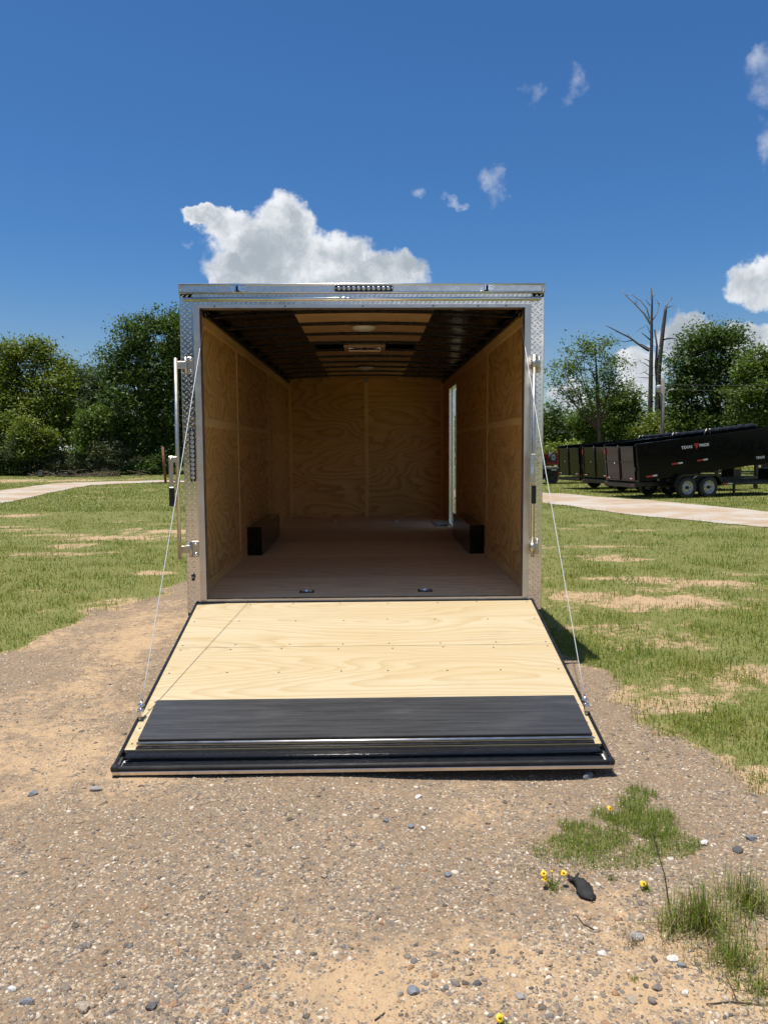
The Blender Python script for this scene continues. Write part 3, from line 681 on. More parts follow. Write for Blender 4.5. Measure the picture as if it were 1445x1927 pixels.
box('handle_bracket', galv, L_, -1.392, -1.335, -.062, -.050, 1.500, 1.542, b=.002)
MB().lathe((-1.378, -.062, 1.528), (0, -1, 0), [(0, .007), (.004, .006), (.005, .0005)], 10).build('handle_pin', chrome, L_)
box('handle_strap', galv, L_, -1.393, -1.362, -.060, -.054, 1.318, 1.545, b=.002)
MB().bbox(-1.397, -1.357, -.066, -.046, 1.185, 1.325, b=.006).build('handle_grip', black_plastic, L_)
Rk = empty('bar_lock'); Rk.parent = T; Rk['label'] = 'zinc bar lock folded flat against the right post'
MB().tube([(1.212, -.085, .800), (1.212, -.085, 2.248)], .0140, 16).build('lock_pipe', galv, Rk)
for z in (2.185, .872):
    br = box('hinge_plate', galv, Rk, 1.222, 1.266, -.013, -.0068, z-.058, z+.058, b=.002)
    MB().cyl((1.262, -.018, z-.057), (1.262, -.018, z+.057), .0095, 12).build('hinge_knuckle', galv, br)
    box('hasp_arm', galv, Rk, 1.215, 1.258, -.080, -.018, z-.026, z+.026, b=.002)
    MB().cyl((1.212, -.085, z-.03), (1.212, -.085, z+.03), .021, 14).build('pipe_collar', galv, Rk)
box('handle_bracket', galv, Rk, 1.190, 1.226, -.112, -.100, 1.505, 1.545, b=.002)
hs = MB()
pth = [(1.200, -.118, 1.54), (1.196, -.130, 1.46), (1.190, -.150, 1.40), (1.196, -.150, 1.345), (1.207, -.132, 1.315)]
for (a, b) in zip(pth, pth[1:]):
    hs.hexa([(a[0]-.012, a[1]-.003, a[2]), (a[0]+.012, a[1]-.003, a[2]), (a[0]+.012, a[1]+.003, a[2]), (a[0]-.012, a[1]+.003, a[2]), (b[0]-.012, b[1]-.003, b[2]), (b[0]+.012, b[1]-.003, b[2]), (b[0]+.012, b[1]+.003, b[2]), (b[0]-.012, b[1]+.003, b[2])])
hs.build('handle_strap', galv, Rk)
MB().bbox(1.193, 1.224, -.142, -.120, 1.190, 1.322, b=.006).build('handle_grip', black_plastic, Rk)

# --- shell
VY = 2.68
for a_ in [(-HW+.01, HW-.01, .101, VY-.17), (-HW+.01, HW-.01, VY+.17, LEN+.08), (-HW+.01, -.17, VY-.17, VY+.17), (.17, HW-.01, VY-.17, VY+.17)]: box('roof_skin', white_paint, T, *a_, 2.732, 2.750)
box('outer_wall', white_paint, T, -HW+.004, -HW+.03, .05, LEN+.08, .40, 2.731)
D0, D1 = 4.86, 5.74           # side door opening along the right wall
for y0, y1, z0, z1 in [(.05, D0-.03, .40, 2.731), (D1+.03, LEN+.08, .40, 2.731), (D0-.03, D1+.03, 2.47, 2.731), (D0-.03, D1+.03, .40, FZ-.03)]: box('outer_wall', white_paint, T, HW-.03, HW-.004, y0, y1, z0, z1)
box('nose_panel', white_paint, T, -HW+.004, HW-.004, LEN+.04, LEN+.08, .40, 2.731)
for sx in (-1, 1): box('frame_rail', black_steel, T, *sorted((sx*1.20, sx*1.10)), .06, LEN+.05, .33, .44)
for y in np.arange(.10, LEN, .61): box('cross_member', black_steel, T, -1.10, 1.10, y, y+.05, .37, .44)
wheel_src = None
def wheel(parent, c, ax, r, wd, rim_mat, name='wheel', holes=8):
    w_ = empty(name, c); w_.parent = parent; a = Vector(ax); z0 = -wd/2
    MB().lathe((0, 0, 0), a, [(-wd*.42, r*.60), (-wd*.5, r*.66), (-wd*.52, r*.85), (-wd*.42, r*.97), (-wd*.2, r), (wd*.2, r), (wd*.42, r*.97), (wd*.52, r*.85), (wd*.5, r*.66), (wd*.42, r*.60)], 36).build('tyre', rubber, w_)
    rm = MB().lathe((0, 0, 0), a, [(-wd*.42, r*.60), (wd*.44, r*.615), (wd*.42, r*.58), (wd*.30, r*.54), (wd*.18, r*.50), (wd*.20, r*.36), (wd*.26, r*.24), (wd*.24, r*.14), (wd*.24, r*.001)], 36).build('rim', rim_mat, w_)
    hub = MB().lathe(a*(wd*.22), a, [(0, r*.15), (wd*.30, r*.145), (wd*.36, r*.11), (wd*.36, .001)], 20).build('hub', black_steel, w_)
    u = a.cross(Vector((0, 0, 1))).normalized(); v = Vector((0, 0, 1)); hm = MB(); lm = MB()
    for k in range(holes):
        t_ = 2*math.pi*k/holes; c_ = (u*math.cos(t_)+v*math.sin(t_))
        hm.lathe(c_*r*.43+a*(wd*.192), a, [(0, r*.055), (.002, r*.05), (.002, .0005)], 10); lm.lathe(c_*r*.22+a*(wd*.25), a, [(0, r*.022), (.012, r*.02), (.012, .0005)], 6)
    tag(hm.build('rim_holes', black_plastic, rm), kind='stuff'); tag(lm.build('wheel_nuts', chrome, hub), kind='stuff')
    return w_
for sx in (-1, 1):
    for y in (2.70, 3.52): wheel(T, (sx*1.19, y, .345), (sx, 0, 0), .345, .18, rim_silver)
for y in (2.70, 3.52): MB().cyl((-1.1, y, .345), (1.1, y, .345), .04, 12).build('axle', black_steel, T)
tg = MB()
for sx in (-1, 1): tg.hexa([(sx*.85-.05, LEN, .36), (sx*.85+.05, LEN, .36), (sx*.04+.05, LEN+1.3, .36), (sx*.04-.05, LEN+1.3, .36), (sx*.85-.05, LEN, .46), (sx*.85+.05, LEN, .46), (sx*.04+.05, LEN+1.3, .46), (sx*.04-.05, LEN+1.3, .46)])
tg.build('tongue', black_steel, T)
jk = MB(); jk.cyl((0, LEN+1.05, 0.02), (0, LEN+1.05, .75), .035, 12); jk.box(-.1, .1, LEN+.95, LEN+1.15, -.02, .02); jk.build('tongue_jack', galv, T)

# --- interior floor sheets
for k, (y0, y1, xr) in enumerate([(.045, .93, IW), (.932, 2.15, IW), (2.152, 3.37, IW), (3.372, 4.59, IW), (4.592, 5.00, IW), (5.002, 5.86, .97), (5.862, LEN, IW)]):
    box('floor_sheet', ply_floor, T, -IW, xr, y0, y1-.002, FZ-.02, FZ)
th = MB(); th.box(-OW, OW, -.015, .042, FZ-.03, FZ+.004); th.build('threshold', alu_dull, T)
box('threshold_channel', black_steel, T, -1.20, 1.20, -.030, -.016, FZ-.075, FZ-.012)
# step well beside the side door
sw = empty('step_well'); sw.parent = T
for a in [(.955, IW-.005, 4.985, 5.012), (.955, IW-.005, 5.848, 5.875)]: box('well_rim', alu, sw, *a, FZ+.001, FZ+.006)
box('well_rim', alu, sw, .955, .985, 5.0125, 5.8475, FZ+.001, FZ+.006)
box('well_floor', black_steel, sw, .972, IW, 5.004, 5.858, FZ-.20, FZ-.19)
for a in [(.972, .978, 5.004, 5.858), (.978, IW, 5.004, 5.009), (.978, IW, 5.853, 5.858)]: box('well_side', alu_dull, sw, *a, FZ-.19, FZ-.021)
# tie-down rings
for x, y in [(-.45, .27), (.46, .27), (-.46, 5.80), (.43, 5.74)]:
    d_ = empty('tie_down', (x, y, FZ)); d_.parent = T
    MB().bbox(-.055, .055, -.05, .05, .0005, .004, b=.0015).build('recess_plate', black_steel, d_)
    MB().lathe((0, 0, .004), (0, 0, 1), [(0, .042), (.001, .040), (-.001, .02), (.0025, .001)], 20).build('recess_pan', chrome, d_)
    MB().tube([(.034*math.cos(a), .034*math.sin(a), .009) for a in np.linspace(0, math.pi, 10)]+[(-.034, 0, .009), (.034, 0, .009)], .0045, 8).build('ring', chrome, d_)
# --- walls: plywood sheets with joint battens
def wall_sheet(sx, y0, y1, z0, z1): return box('plywood_sheet', ply_wall, T, *sorted((sx*IW, sx*(IW+.012))), y0+.0015, y1-.0015, z0+.001, z1-.001)
MIDZ = 1.80
for y0, y1 in [(.075, 1.88), (1.88, 4.14), (4.14, LEN)]:
    for z0, z1 in [(FZ, MIDZ), (MIDZ, ZC)]: wall_sheet(-1, y0, y1, z0, z1)
for y0, y1, z0, z1 in [(.075, 2.12, FZ, MIDZ), (.075, 2.12, MIDZ, ZC), (2.12, D0, FZ, MIDZ), (2.12, D0, MIDZ, ZC), (D0, D1, 2.44, ZC), (D1, LEN, FZ, MIDZ), (D1, LEN, MIDZ, ZC)]: wall_sheet(1, y0, y1, z0, z1)
def batten(mat, *a): return box('batten', mat, T, *a, b=.002)
for y in (1.88, 4.14): batten(ply_trim, -IW+.0005, -IW+.008, y-.022, y+.022, FZ+.09, ZC-.11)
batten(ply_trim, IW-.008, IW-.0005, 2.12-.022, 2.12+.022, FZ+.09, ZC-.11)
batten(ply_trimy, -IW+.0005, -IW+.006, .08, 1.855, MIDZ-.035, MIDZ+.035); batten(ply_trimy, IW-.006, IW-.0005, .08, 2.095, MIDZ-.030, MIDZ+.030)
batten(ply_trimy, -IW+.0005, -IW+.004, 1.905, 4.115, MIDZ-.02, MIDZ+.02); batten(ply_trimy, IW-.004, IW-.0005, 2.145, 4.8, MIDZ-.02, MIDZ+.02)
for sx in (-1, 1):
    batten(ply_trimy, *sorted((sx*(IW-.0005), sx*(IW-.012))), .08, LEN-.02, ZC-.105, ZC-.004)
    yb = [(.08, 2.22), (3.95, LEN-.02)] if sx < 0 else [(.08, 2.22), (3.95, D0-.05)]
    for a, b in yb: batten(ply_trimy, *sorted((sx*(IW-.0005), sx*(IW-.010))), a, b, FZ+.001, FZ+.085)
for x0, x1 in [(-IW, -.022), (.022, IW)]:
    for z0, z1 in [(FZ, 1.72), (1.722, ZC+.10)]: box('plywood_sheet', ply_front, T, x0+.001, x1-.001, LEN, LEN+.012, z0, z1)
batten(ply_trim, -.030, .030, LEN-.009, LEN+.004, FZ, ZC)
for sx in (-1, 1): batten(ply_trim, *sorted((sx*(IW-.001), sx*(IW-.05))), LEN-.012, LEN-.0005, FZ, ZC-.005)
batten(ply_front, -1.16, -.035, LEN-.008, LEN-.0005, FZ+.001, FZ+.05); batten(ply_front, .035, 1.16, LEN-.008, LEN-.0005, FZ+.001, FZ+.05)
# --- ceiling: steel bows under a black film, brown board down the middle
NX = 14
def crown(x): return ZC + .045*(1-(x/IW)**2)
def strip(name, mat, x0, x1, y0, y1, dz, th=.004, wav=0, nseg=16, ny_=1):
    m_ = MB(); V = []; F = []
    for j in range(ny_+1):
        for i in range(nseg+1):
            x = x0+(x1-x0)*i/nseg; y = y0+(y1-y0)*j/ny_
            V.append((x, y, crown(x)+dz+(wav*(fbm(np.array([x*5.]), np.array([y*4.]), 7, 3)[0]-.5) if wav else 0)))
    for j in range(ny_):
        for i in range(nseg):
            a = j*(nseg+1)+i; xm, ym = x0+(x1-x0)*(i+.5)/nseg, y0+(y1-y0)*(j+.5)/ny_
            if abs(xm) < .19 and abs(ym-VY) < .19: continue
            F.append((a, a+nseg+1, a+nseg+2, a+1))
    return m_.add(V, F, True).build(name, mat, T)
strip('ceiling_film', black_film, -IW-.01, IW+.01, .03, LEN+.02, .040, wav=.012, nseg=40, ny_=80)
bows = [.58+.60*k for k in range(10)]
edges = [.03]+bows+[LEN]
for k in range(len(edges)-1):
    a, b = edges[k]+.02, edges[k+1]-.02
    if k == 4: continue
    m_ = MB(); V = []; F = []
    for i in range(13):
        x = -.555+1.11*i/12
        for yy in (a, b): V.append((x, yy, crown(x)+.011))
    for i in range(12): F.append((2*i, 2*i+1, 2*i+3, 2*i+2))
    m_.add(V, F, True).build('ceiling_board', ceil_board, T)
for y in bows:
    m_ = MB()
    for i in range(NX):
        xa, xb = -IW+2*IW*i/NX, -IW+2*IW*(i+1)/NX; za, zb = crown(xa), crown(xb)
        m_.hexa([(xa, y-.026, za-.012), (xb, y-.026, zb-.012), (xb, y+.026, zb-.012), (xa, y+.026, za-.012), (xa, y-.026, za+.010), (xb, y-.026, zb+.010), (xb, y+.026, zb+.010), (xa, y+.026, za+.010)])
    m_.build('roof_bow', black_steel, T)
for sx in (-1, 1): box('ceiling_rail', black_steel, T, *sorted((sx*(IW-.013), sx*(IW-.035))), .08, LEN-.015, ZC-.03, ZC+.02)
box('header_cover', black_steel, T, -1.15, 1.15, .076, .0995, ZO+.012, 2.73)
for y in (1.29, 4.72):
    MB().lathe((0, y, crown(0)-.022), (0, 0, -1), [(-.004, .105), (.004, .104), (.020, .085), (.028, .05), (.030, .001)], 28).build('dome_lamp', dome_white, T)
vt = empty('roof_vent'); vt.parent = T; vy = VY
for a in [(-.215, -.170, vy-.215, vy+.215), (.170, .215, vy-.215, vy+.215), (-.17, .17, vy-.215, vy-.17), (-.17, .17, vy+.17, vy+.215)]: box('vent_frame', ceil_board, vt, *a, ZC+.005, ZC+.03)
box('vent_lid', vent_lid_mat, vt, -.20, .20, vy-.20, vy+.20, 2.800, 2.806)
for a_ in [(-.17, -.165, vy-.17, vy+.17), (.165, .17, vy-.17, vy+.17), (-.165, .165, vy-.17, vy-.165), (-.165, .165, vy+.165, vy+.17)]: box('vent_duct', white_paint, vt, *a_, ZC+.031, 2.799)
sh_ = MB()
for a, b in [((-.14, vy-.1, ZC+.02), (0, vy, ZC+.012)), ((.14, vy-.1, ZC+.02), (0, vy, ZC+.012)), ((-.16, vy+.15, ZC+.03), (.16, vy+.15, ZC+.03))]: sh_.tube([a, b], .008, 8)
sh_.lathe((0, vy, ZC+.03), (0, 0, -1), [(0, .03), (.02, .025), (.03, .001)], 14); sh_.build('vent_crank', black_plastic, vt)
# --- wheel boxes
for sx in (-1, 1):
    wb = MB(); x0, x1 = sx*(IW-.002), sx*(IW-.150); wb.bbox(*sorted((x0, x1)), 2.30, 3.92, FZ+.001, FZ+.295, b=.004)
    wb = wb.build('wheel_box', black_gloss, T); box('box_edge', galv, wb, *sorted((sx*(IW-.146), sx*(IW-.156))), 2.296, 3.924, FZ+.0005, FZ+.005)
# --- side door
dr = empty('side_door'); dr.parent = T
for y0, y1 in [(D0-.03, D0), (D1, D1+.03)]: box('door_jamb', alu, dr, IW-.004, HW+.002, y0, y1, FZ-.03, 2.47)
box('door_head', alu, dr, IW-.004, HW+.002, D0, D1, 2.44, 2.47); box('door_sill', alu, dr, IW-.03, HW+.002, D0, D1, FZ-.03, FZ+.004)
box('gasket', rubber, dr, IW+.030, IW+.040, D1-.006, D1-.0005, FZ+.005, 2.435)
lf = MB(); lf.box(HW+.006, HW+.05, D1-.02, D1+.02, FZ+.02, 2.43)
dp = [(0, 0), (.035, 0), (.035, .80), (0, .80)]; ang = R(68)
Mx = Matrix.Translation((HW+.012, D1+.01, 0)) @ Matrix.Rotation(-R(98), 4, 'Z')
leafd = MB().bbox(-.018, .018, .0, .84, FZ+.01, 2.43, b=.004).xf(Mx).build('door_leaf', white_paint, dr)
leafd.data.materials[0] = white_paint
MB().bbox(-.026, -.018, .70, .78, 1.35, 1.55, b=.003).xf(Mx).build('door_latch', chrome, dr)

# ------------------------------------------------------------------ ramp door
RP = empty('ramp_door'); RP.parent = T
h0 = Vector((0, -.020, .473)); l0 = Vector((0, 3.660-TY, .038)); aS = (l0-h0); RL = aS.length; aS.normalize(); nS = Vector((1, 0, 0)).cross(aS); nS = nS if nS.z > 0 else -nS
MR = Matrix(((1, 0, nS.x, h0.x), (0, aS.y, nS.y, h0.y), (0, aS.z, nS.z, h0.z), (0, 0, 0, 1)))   # local (x, s, n)
def rbox(name, mat, x0, x1, s0, s1, n0, n1, b=0, par=RP):
    m_ = MB(); (m_.bbox(x0, x1, s0, s1, n0, n1, b=b) if b else m_.box(x0, x1, s0, s1, n0, n1))
    o = m_.build(name, mat, par); o.matrix_local = MR; return o
RW = 1.236
rbox('ramp_sheet', ply_ramp, -RW+.0175, RW-.0175, .006, .694, -.018, 0); rbox('ramp_sheet', ply_ramp, -RW+.0175, RW-.0175, .6965, 1.792, -.018, -.0006)
for sx in (-1, 1): rbox('edge_angle', black_steel, *sorted((sx*RW, sx*(RW-.016))), -.01, RL-.004, -.045, .006, .002)
rbox('ramp_skin', white_paint, -RW+.004, RW-.004, .0, RL-.02, -.046, -.038)
rbox('under_frame', black_steel, -RW+.0295, RW-.0295, .0, 1.80, -.0375, -.0185)
scr = MB()
for s_ in (.03, .31, .665, .725, 1.02, 1.335):
    for x in np.linspace(-1.18, 1.18, 8):
        xx = x+random.uniform(-.03, .03)*(abs(x) < 1.1); ss_ = s_+random.uniform(-.008, .008)
        scr.lathe((xx, ss_, .0002), (0, 0, 1), [(0, .0060), (.0008, .0055), (.0004, .0022), (.0003, .0004)], 10)
for sx in (-1, 1):
    for s_ in (1.42, 1.60, 1.74): scr.lathe((sx*1.195, s_, .0002), (0, 0, 1), [(0, .0060), (.0008, .0055), (.0004, .0022), (.0003, .0004)], 10)
scr = scr.build('screw_heads', simple('dark screw steel', (.10, .085, .07), .5, .6), RP); scr.matrix_local = MR; tag(scr, kind='stuff')
fl = rbox('flap_board', black_ply, -1.163, 1.184, 1.366, 1.742, .006, .028, .003); fl['label'] = 'black board flap folded back on the ramp'
hg = MB()
hg.tube([(-1.163, 1.760, .014), (1.184, 1.760, .014)], .0085, 12)
rbox('hinge_leaf', black_steel, -1.163, 1.184, 1.7695, 1.790, .0005, .005)
hg = hg.build('piano_hinge', alu_dull, RP); hg.matrix_local = MR
def rtube(name, mat, s_, n_, r, x0, x1):
    m_ = MB(); m_.tube([(x0, s_, n_), (x1, s_, n_)], r, 14); o = m_.build(name, mat, RP); o.matrix_local = MR; return o
rbox('frame_step', black_tar, -RW+.030, RW-.030, 1.7935, 1.842, -.040, -.008, .004)
rtube('frame_tube', black_tar, 1.850, -.010, .011, -RW+.03, RW-.03)
rbox('frame_channel', black_tar, -RW+.030, RW-.030, 1.862, 1.926, -.045, -.022, .005)
rtube('rubber_seal', rubber, RL-.012, -.004, .011, -RW-.002, RW+.002)
rbox('ramp_lip', alu_dull, -RW, RW, RL-.024, RL, -.036, -.015, .002)
for sx in (-1, 1): rbox('corner_cap', black_plastic, *sorted((sx*(RW+.004), sx*(RW-.03))), RL-.032, RL+.002, -.016, .010, .004)
hr = MB()
hr.tube([(-1.15, -.010, -.004), (1.15, -.010, -.004)], .011, 10)
hr = hr.build('ramp_hinge', black_steel, RP); hr.matrix_local = MR
# lift cables with turnbuckle ends
for sx in (-1, 1):
    p_lo = Vector((sx*1.215, 1.520, .030)); lo = MR @ p_lo
    hi_ = Vector((sx*1.150, .145, 2.560))
    cb = empty('lift_cable'); cb.parent = T
    pts = [lo+(hi_-lo)*t_+Vector((0, 0, -.02*math.sin(math.pi*t_))) for t_ in np.linspace(0, 1, 14)]
    MB().tube(pts, .0024, 8).build('cable', cable_mat, cb)
    cl = MB(); d_ = (hi_-lo).normalized()
    cl.tube([lo+d_*.02, lo+d_*.085], .0062, 8); cl.box(lo.x-.014, lo.x+.014, lo.y-.010, lo.y+.010, lo.z-.006, lo.z+.020)
    for t_ in (.03, .055): cl.lathe(lo+d_*t_, (1, 0, 0), [(-.016, .001), (-.016, .0065), (.016, .0065), (.016, .001)], 8)
    cl.build('cable_clamp', chrome, cb)
    MB().tube([lo+Vector((0, 0, -.035)), lo+Vector((0, 0, .004))], .0075, 8).build('eye_bolt', galv, cb)
    MB().lathe((sx*1.150, .145, 2.575), (1, 0, 0), [(-.012, .001), (-.012, .030), (0, .024), (.012, .030), (.012, .001)], 18).build('pulley', black_steel, cb)
    box('pulley_bracket', black_steel, cb, *sorted((sx*1.125, sx*1.175)), .11, .18, 2.585, 2.622)

# ================================================================== dump trailers
def text_mesh(txt, size):
    c = bpy.data.curves.new('lettering', 'FONT'); c.body = txt; c.size = size; c.align_x = 'LEFT'; c.extrude = .002; c.offset = .004; c.space_character = 1.02
    o = bpy.data.objects.new('lettering', c); COL.objects.link(o); dg = bpy.context.evaluated_depsgraph_get(); me = bpy.data.meshes.new_from_object(o.evaluated_get(dg)); bpy.data.objects.remove(o); bpy.data.curves.remove(c); return me
DL, DW, DH = 6.1, .93, 1.25     # box length, half width, height; local x towards the hitch, origin under the tail end
def make_dump(tilt, lettering, tape_rows, tail_lamp):
    t = empty('dump_trailer'); ct, st_ = math.cos(tilt), math.sin(tilt); z0 = .60
    MX = Matrix(((ct, 0, -st_, 0), (0, 1, 0, 0), (st_, 0, ct, z0), (0, 0, 0, 1)))
    def bb(name, mat, *a, b=0, par=t):
        m_ = MB(); (m_.bbox(*a, b=b) if b else m_.box(*a)); o = m_.xf(MX).build(name, mat, par); return o
    # box: floor, two sides with top rails, front
    bb('box_floor', black_gloss, .03, DL, -DW+.03, DW-.03, 0, .05)
    for sy in (-1, 1):
        sd = bb('box_side', black_side, .05, DL, *sorted((sy*DW, sy*(DW-.03))), 0, DH-.06)
        bb('top_rail', black_side, .0, DL+.03, *sorted((sy*(DW+.03), sy*(DW-.06))), DH-.06, DH+.02, b=.008, par=sd)
        bb('side_post', black_gloss, .0, .06, *sorted((sy*(DW+.02), sy*(DW-.06))), -.02, DH-.06, b=.006, par=sd)
        for x in (1.5, 3.0, 4.4): bb('rib', black_side, x, x+.05, *sorted((sy*(DW+.012), sy*DW)), .12, DH-.07, b=.004, par=sd) if not (sy < 0 and lettering) else None
        bb('side_ledge', black_side, .05, DL, *sorted((sy*(DW+.02), sy*DW)), .10, .16, b=.005, par=sd)
    bb('mid_ledge', black_side, .05, DL, -DW-.02, -DW, .38, .50, b=.005)
    bb('box_front', black_side, DL, DL+.04, -DW, DW, 0, DH)
    # two barn doors at the tail
    for sy in (-1, 1):
        y0, y1 = sorted((sy*.015, sy*(DW-.07)))
        dd = bb('tail_door', black_gloss, -.035, -.005, y0, y1, .05, DH-.05)
        for z in (.03, .64, DH-.09): bb('door_rail', black_gloss, -.060, -.036, y0, y1, z, z+.04, b=.004, par=dd)
        bb('door_stile', black_gloss, -.062, -.036, *sorted((sy*.018, sy*.075)), .07, DH-.09, b=.004, par=dd)
        bb('door_stile', black_gloss, -.062, -.036, *sorted((sy*(DW-.14), sy*(DW-.075))), .07, DH-.09, b=.004, par=dd)
        for yy, mt in (((.58, .70), tape_white), ((.70, .82), tape_red)): bb('reflector_tape', mt, -.064, -.0625, *sorted((sy*yy[0], sy*yy[1])), .085, .125, par=dd)
        bb('hinge', black_steel, -.075, -.02, *sorted((sy*(DW-.03), sy*(DW-.065))), .35, .50, b=.004, par=dd)
    MB().tube([(-.075, -.02, .0), (-.075, -.02, DH)], .016, 8).xf(MX).build('latch_bar', black_steel, t)
    bb('latch', chrome, -.088, -.070, .20, .24, .60, .66)
    # chassis stays level
    for sy in (-1, 1): box('frame_rail', black_steel, t, .02, DL+.5, *sorted((sy*.50, sy*.40)), .42, .55)
    box('tail_beam', black_steel, t, -.10, .0, -.90, .90, .40, .54, b=.006)
    for y in (-.8, -.72, .72, .8): MB().lathe((-.10, y, .47), (-1, 0, 0), [(0, .030), (.010, .028), (.014, .001)], 12).build('tail_lamp', lens_dark, t)
    for x in (.6, 3.2, DL+.45): box('cross_beam', black_steel, t, x, x+.08, -.50, .50, .43, .54)
    AX = (1.84, 2.72)
    for x in AX:
        MB().cyl((x, -.9, .38), (x, .9, .38), .05, 12).build('axle', black_steel, t)
        for sy in (-1, 1): wheel(t, (x, sy*1.03, .375), (0, sy, 0), .375, .22, rim_silver)
    for sy in (-1, 1):
        m_ = MB(); pr = [(1.32, .46), (1.50, .74), (1.64, .82), (2.94, .82), (3.08, .74), (3.26, .46)]
        for (a, b) in zip(pr, pr[1:]):
            y0, y1 = sorted((sy*.93, sy*1.17)); m_.hexa([(a[0], y0, a[1]), (b[0], y0, b[1]), (b[0], y1, b[1]), (a[0], y1, a[1]), (a[0], y0, a[1]+.012), (b[0], y0, b[1]+.012), (b[0], y1, b[1]+.012), (a[0], y1, a[1]+.012)])
            y0, y1 = sorted((sy*1.165, sy*1.175)); m_.hexa([(a[0], y0, a[1]-.05), (b[0], y0, b[1]-.05), (b[0], y1, b[1]-.05), (a[0], y1, a[1]-.05), (a[0], y0, a[1]+.01), (b[0], y0, b[1]+.01), (b[0], y1, b[1]+.01), (a[0], y1, a[1]+.01)])
        m_.build('fender', black_gloss, t)
        fr = box('side_step', black_steel, t, 3.38, DL+.5, *sorted((sy*.92, sy*.52)), .42, .50); box('reflector_tape', tape_red, fr, 3.48, 3.68, *sorted((sy*.923, sy*.9205)), .445, .49); box('reflector_tape', tape_white, fr, 3.68, 3.87, *sorted((sy*.923, sy*.9205)), .445, .49)
    # hoist, tongue and jack
    MB().tube([(2.7, .1, .48), (3.7, .1, .62+3.7*math.tan(tilt)*.9)], .055, 12).build('hoist_cylinder', chrome, t)
    bx_ = box('pump_box', black_plastic, t, DL+.05, DL+.45, -.35, .35, .55, .95, b=.01); box('warning_label', yellow_paint, bx_, DL+.10, DL+.40, -.353, -.3505, .85, .93)
    tgm = MB()
    for sy in (-1, 1): tgm.hexa([(DL+.4, sy*.45-.05, .42), (DL+.4, sy*.45+.05, .42), (DL+1.9, sy*.06+.05, .42), (DL+1.9, sy*.06-.05, .42), (DL+.4, sy*.45-.05, .55), (DL+.4, sy*.45+.05, .55), (DL+1.9, sy*.06+.05, .55), (DL+1.9, sy*.06-.05, .55)])
    tgm.build('tongue', black_steel, t)
    jm = MB(); jm.box(DL+1.45, DL+1.57, -.06, .06, .04, 1.05); jm.box(DL+1.38, DL+1.64, -.13, .13, 0, .04); jm.build('tongue_jack', black_steel, t)
    for x in (4.05,): 
        box('drop_leg', black_steel, t, x, x+.07, -.80, -.73, .0, .42)
    # rolled tarp on the front end of the box
    rp_ = MB(); pts_ = [(3.25+k*.155, -.55+.02*math.sin(k*1.7), DH+.12+.018*math.sin(k*2.3)) for k in range(14)]
    rp_.tube(pts_, [.085+.014*math.sin(k*2.9) for k in range(14)], 10); rp_.xf(MX).build('tarp_roll', black_plastic, t)
    tb = MB(); tb.tube([(3.02, -.62, DH+.02), (3.14, -.62, DH+.22), (3.30, -.62, DH+.06)], .018, 8); tb.xf(MX).build('tarp_arm', galv, t)
    for x, z in tape_rows:
        bb('reflector_tape', tape_red, x, x+.26, -DW-.024, -DW-.0205, z, z+.055); bb('reflector_tape', tape_white, x+.26, x+.44, -DW-.024, -DW-.0205, z, z+.055)
    if lettering:
        MT = MX @ Matrix(((1, 0, 0, 0), (0, 0, 1, -DW-.004), (0, 1, 0, 0), (0, 0, 0, 1)))
        def put(txt, x, z, size, sxk=1.0):
            me = text_mesh(txt, size); me.transform(Matrix.Diagonal((sxk, 1, -1, 1))); me.transform(Matrix.Translation((x, z, 0))); me.transform(MT); me.materials.append(letter_white); link(bpy.data.objects.new('lettering', me), t)
        put('TEXAS', 1.80, .90, .135, 1.12); put('PRIDE', 2.54, .90, .135, 1.12); put('TEXAS', 4.90, .20, .12, 1.05)
        lg = [(-.0, -.11), (.045, -.04), (.055, .01), (.095, .03), (.105, .075), (.075, .10), (.035, .095), (.015, .075), (0, .085), (-.015, .075), (-.035, .095), (-.075, .10), (-.105, .075), (-.095, .03), (-.055, .01), (-.045, -.04)]
        nl = len(lg); m_ = MB(); m_.add([(2.425+x, -DW-.006, 0.945+z) for x, z in lg]+[(2.425+x, -DW-.001, 0.945+z) for x, z in lg], [tuple(range(nl))]+[(k, (k+1) % nl, nl+(k+1) % nl, nl+k) for k in range(nl)])
        em = m_.xf(MX).build('longhorn_emblem', tape_red, t)
        for sx in (-1, 1): MB().lathe((2.425+sx*.060, -DW-.0065, 1.003), (0, -1, 0), [(0, .022), (.001, .021), (.001, .0005)], 12).xf(MX).build('emblem_eye', black_gloss, em)
    bb('door_sticker', tape_red, -.066, -.0625, DW-.15, DW-.08, DH-.32, DH-.14)
    return t
HEAD = R(16)
def place(t, px_far, Yfar, label):
    """put the far tail corner on the ray of its pixel at depth Yfar"""
    far = atY(px_far, 850, Yfar); ux = np.array([math.cos(HEAD), math.sin(HEAD)]); uy = np.array([-math.sin(HEAD), math.cos(HEAD)])
    o = far[:2]-uy*(DW-.07); t.location = (o[0], o[1], float(TZ(o[0], o[1]+1))-.01); t.rotation_euler = (0, 0, HEAD)
    tag(t, label, 'dump trailer', 'black dump trailers parked in a row')
d1 = make_dump(R(6.0), True, ((.32, .105), (1.37, .41), (2.40, .41)), True); place(d1, 1144, 27.4, 'nearest black dump trailer, lettered on its side, parked past the road at right')
d2 = make_dump(R(5.0), False, ((1.1, .41),), True); place(d2, 1101, 30.6, 'black dump trailer parked between two others, middle of the row')
d3 = make_dump(R(4.6), False, ((1.1, .41),), True); place(d3, 1054, 33.8, 'black dump trailer farthest along the row, beside the flatbed')

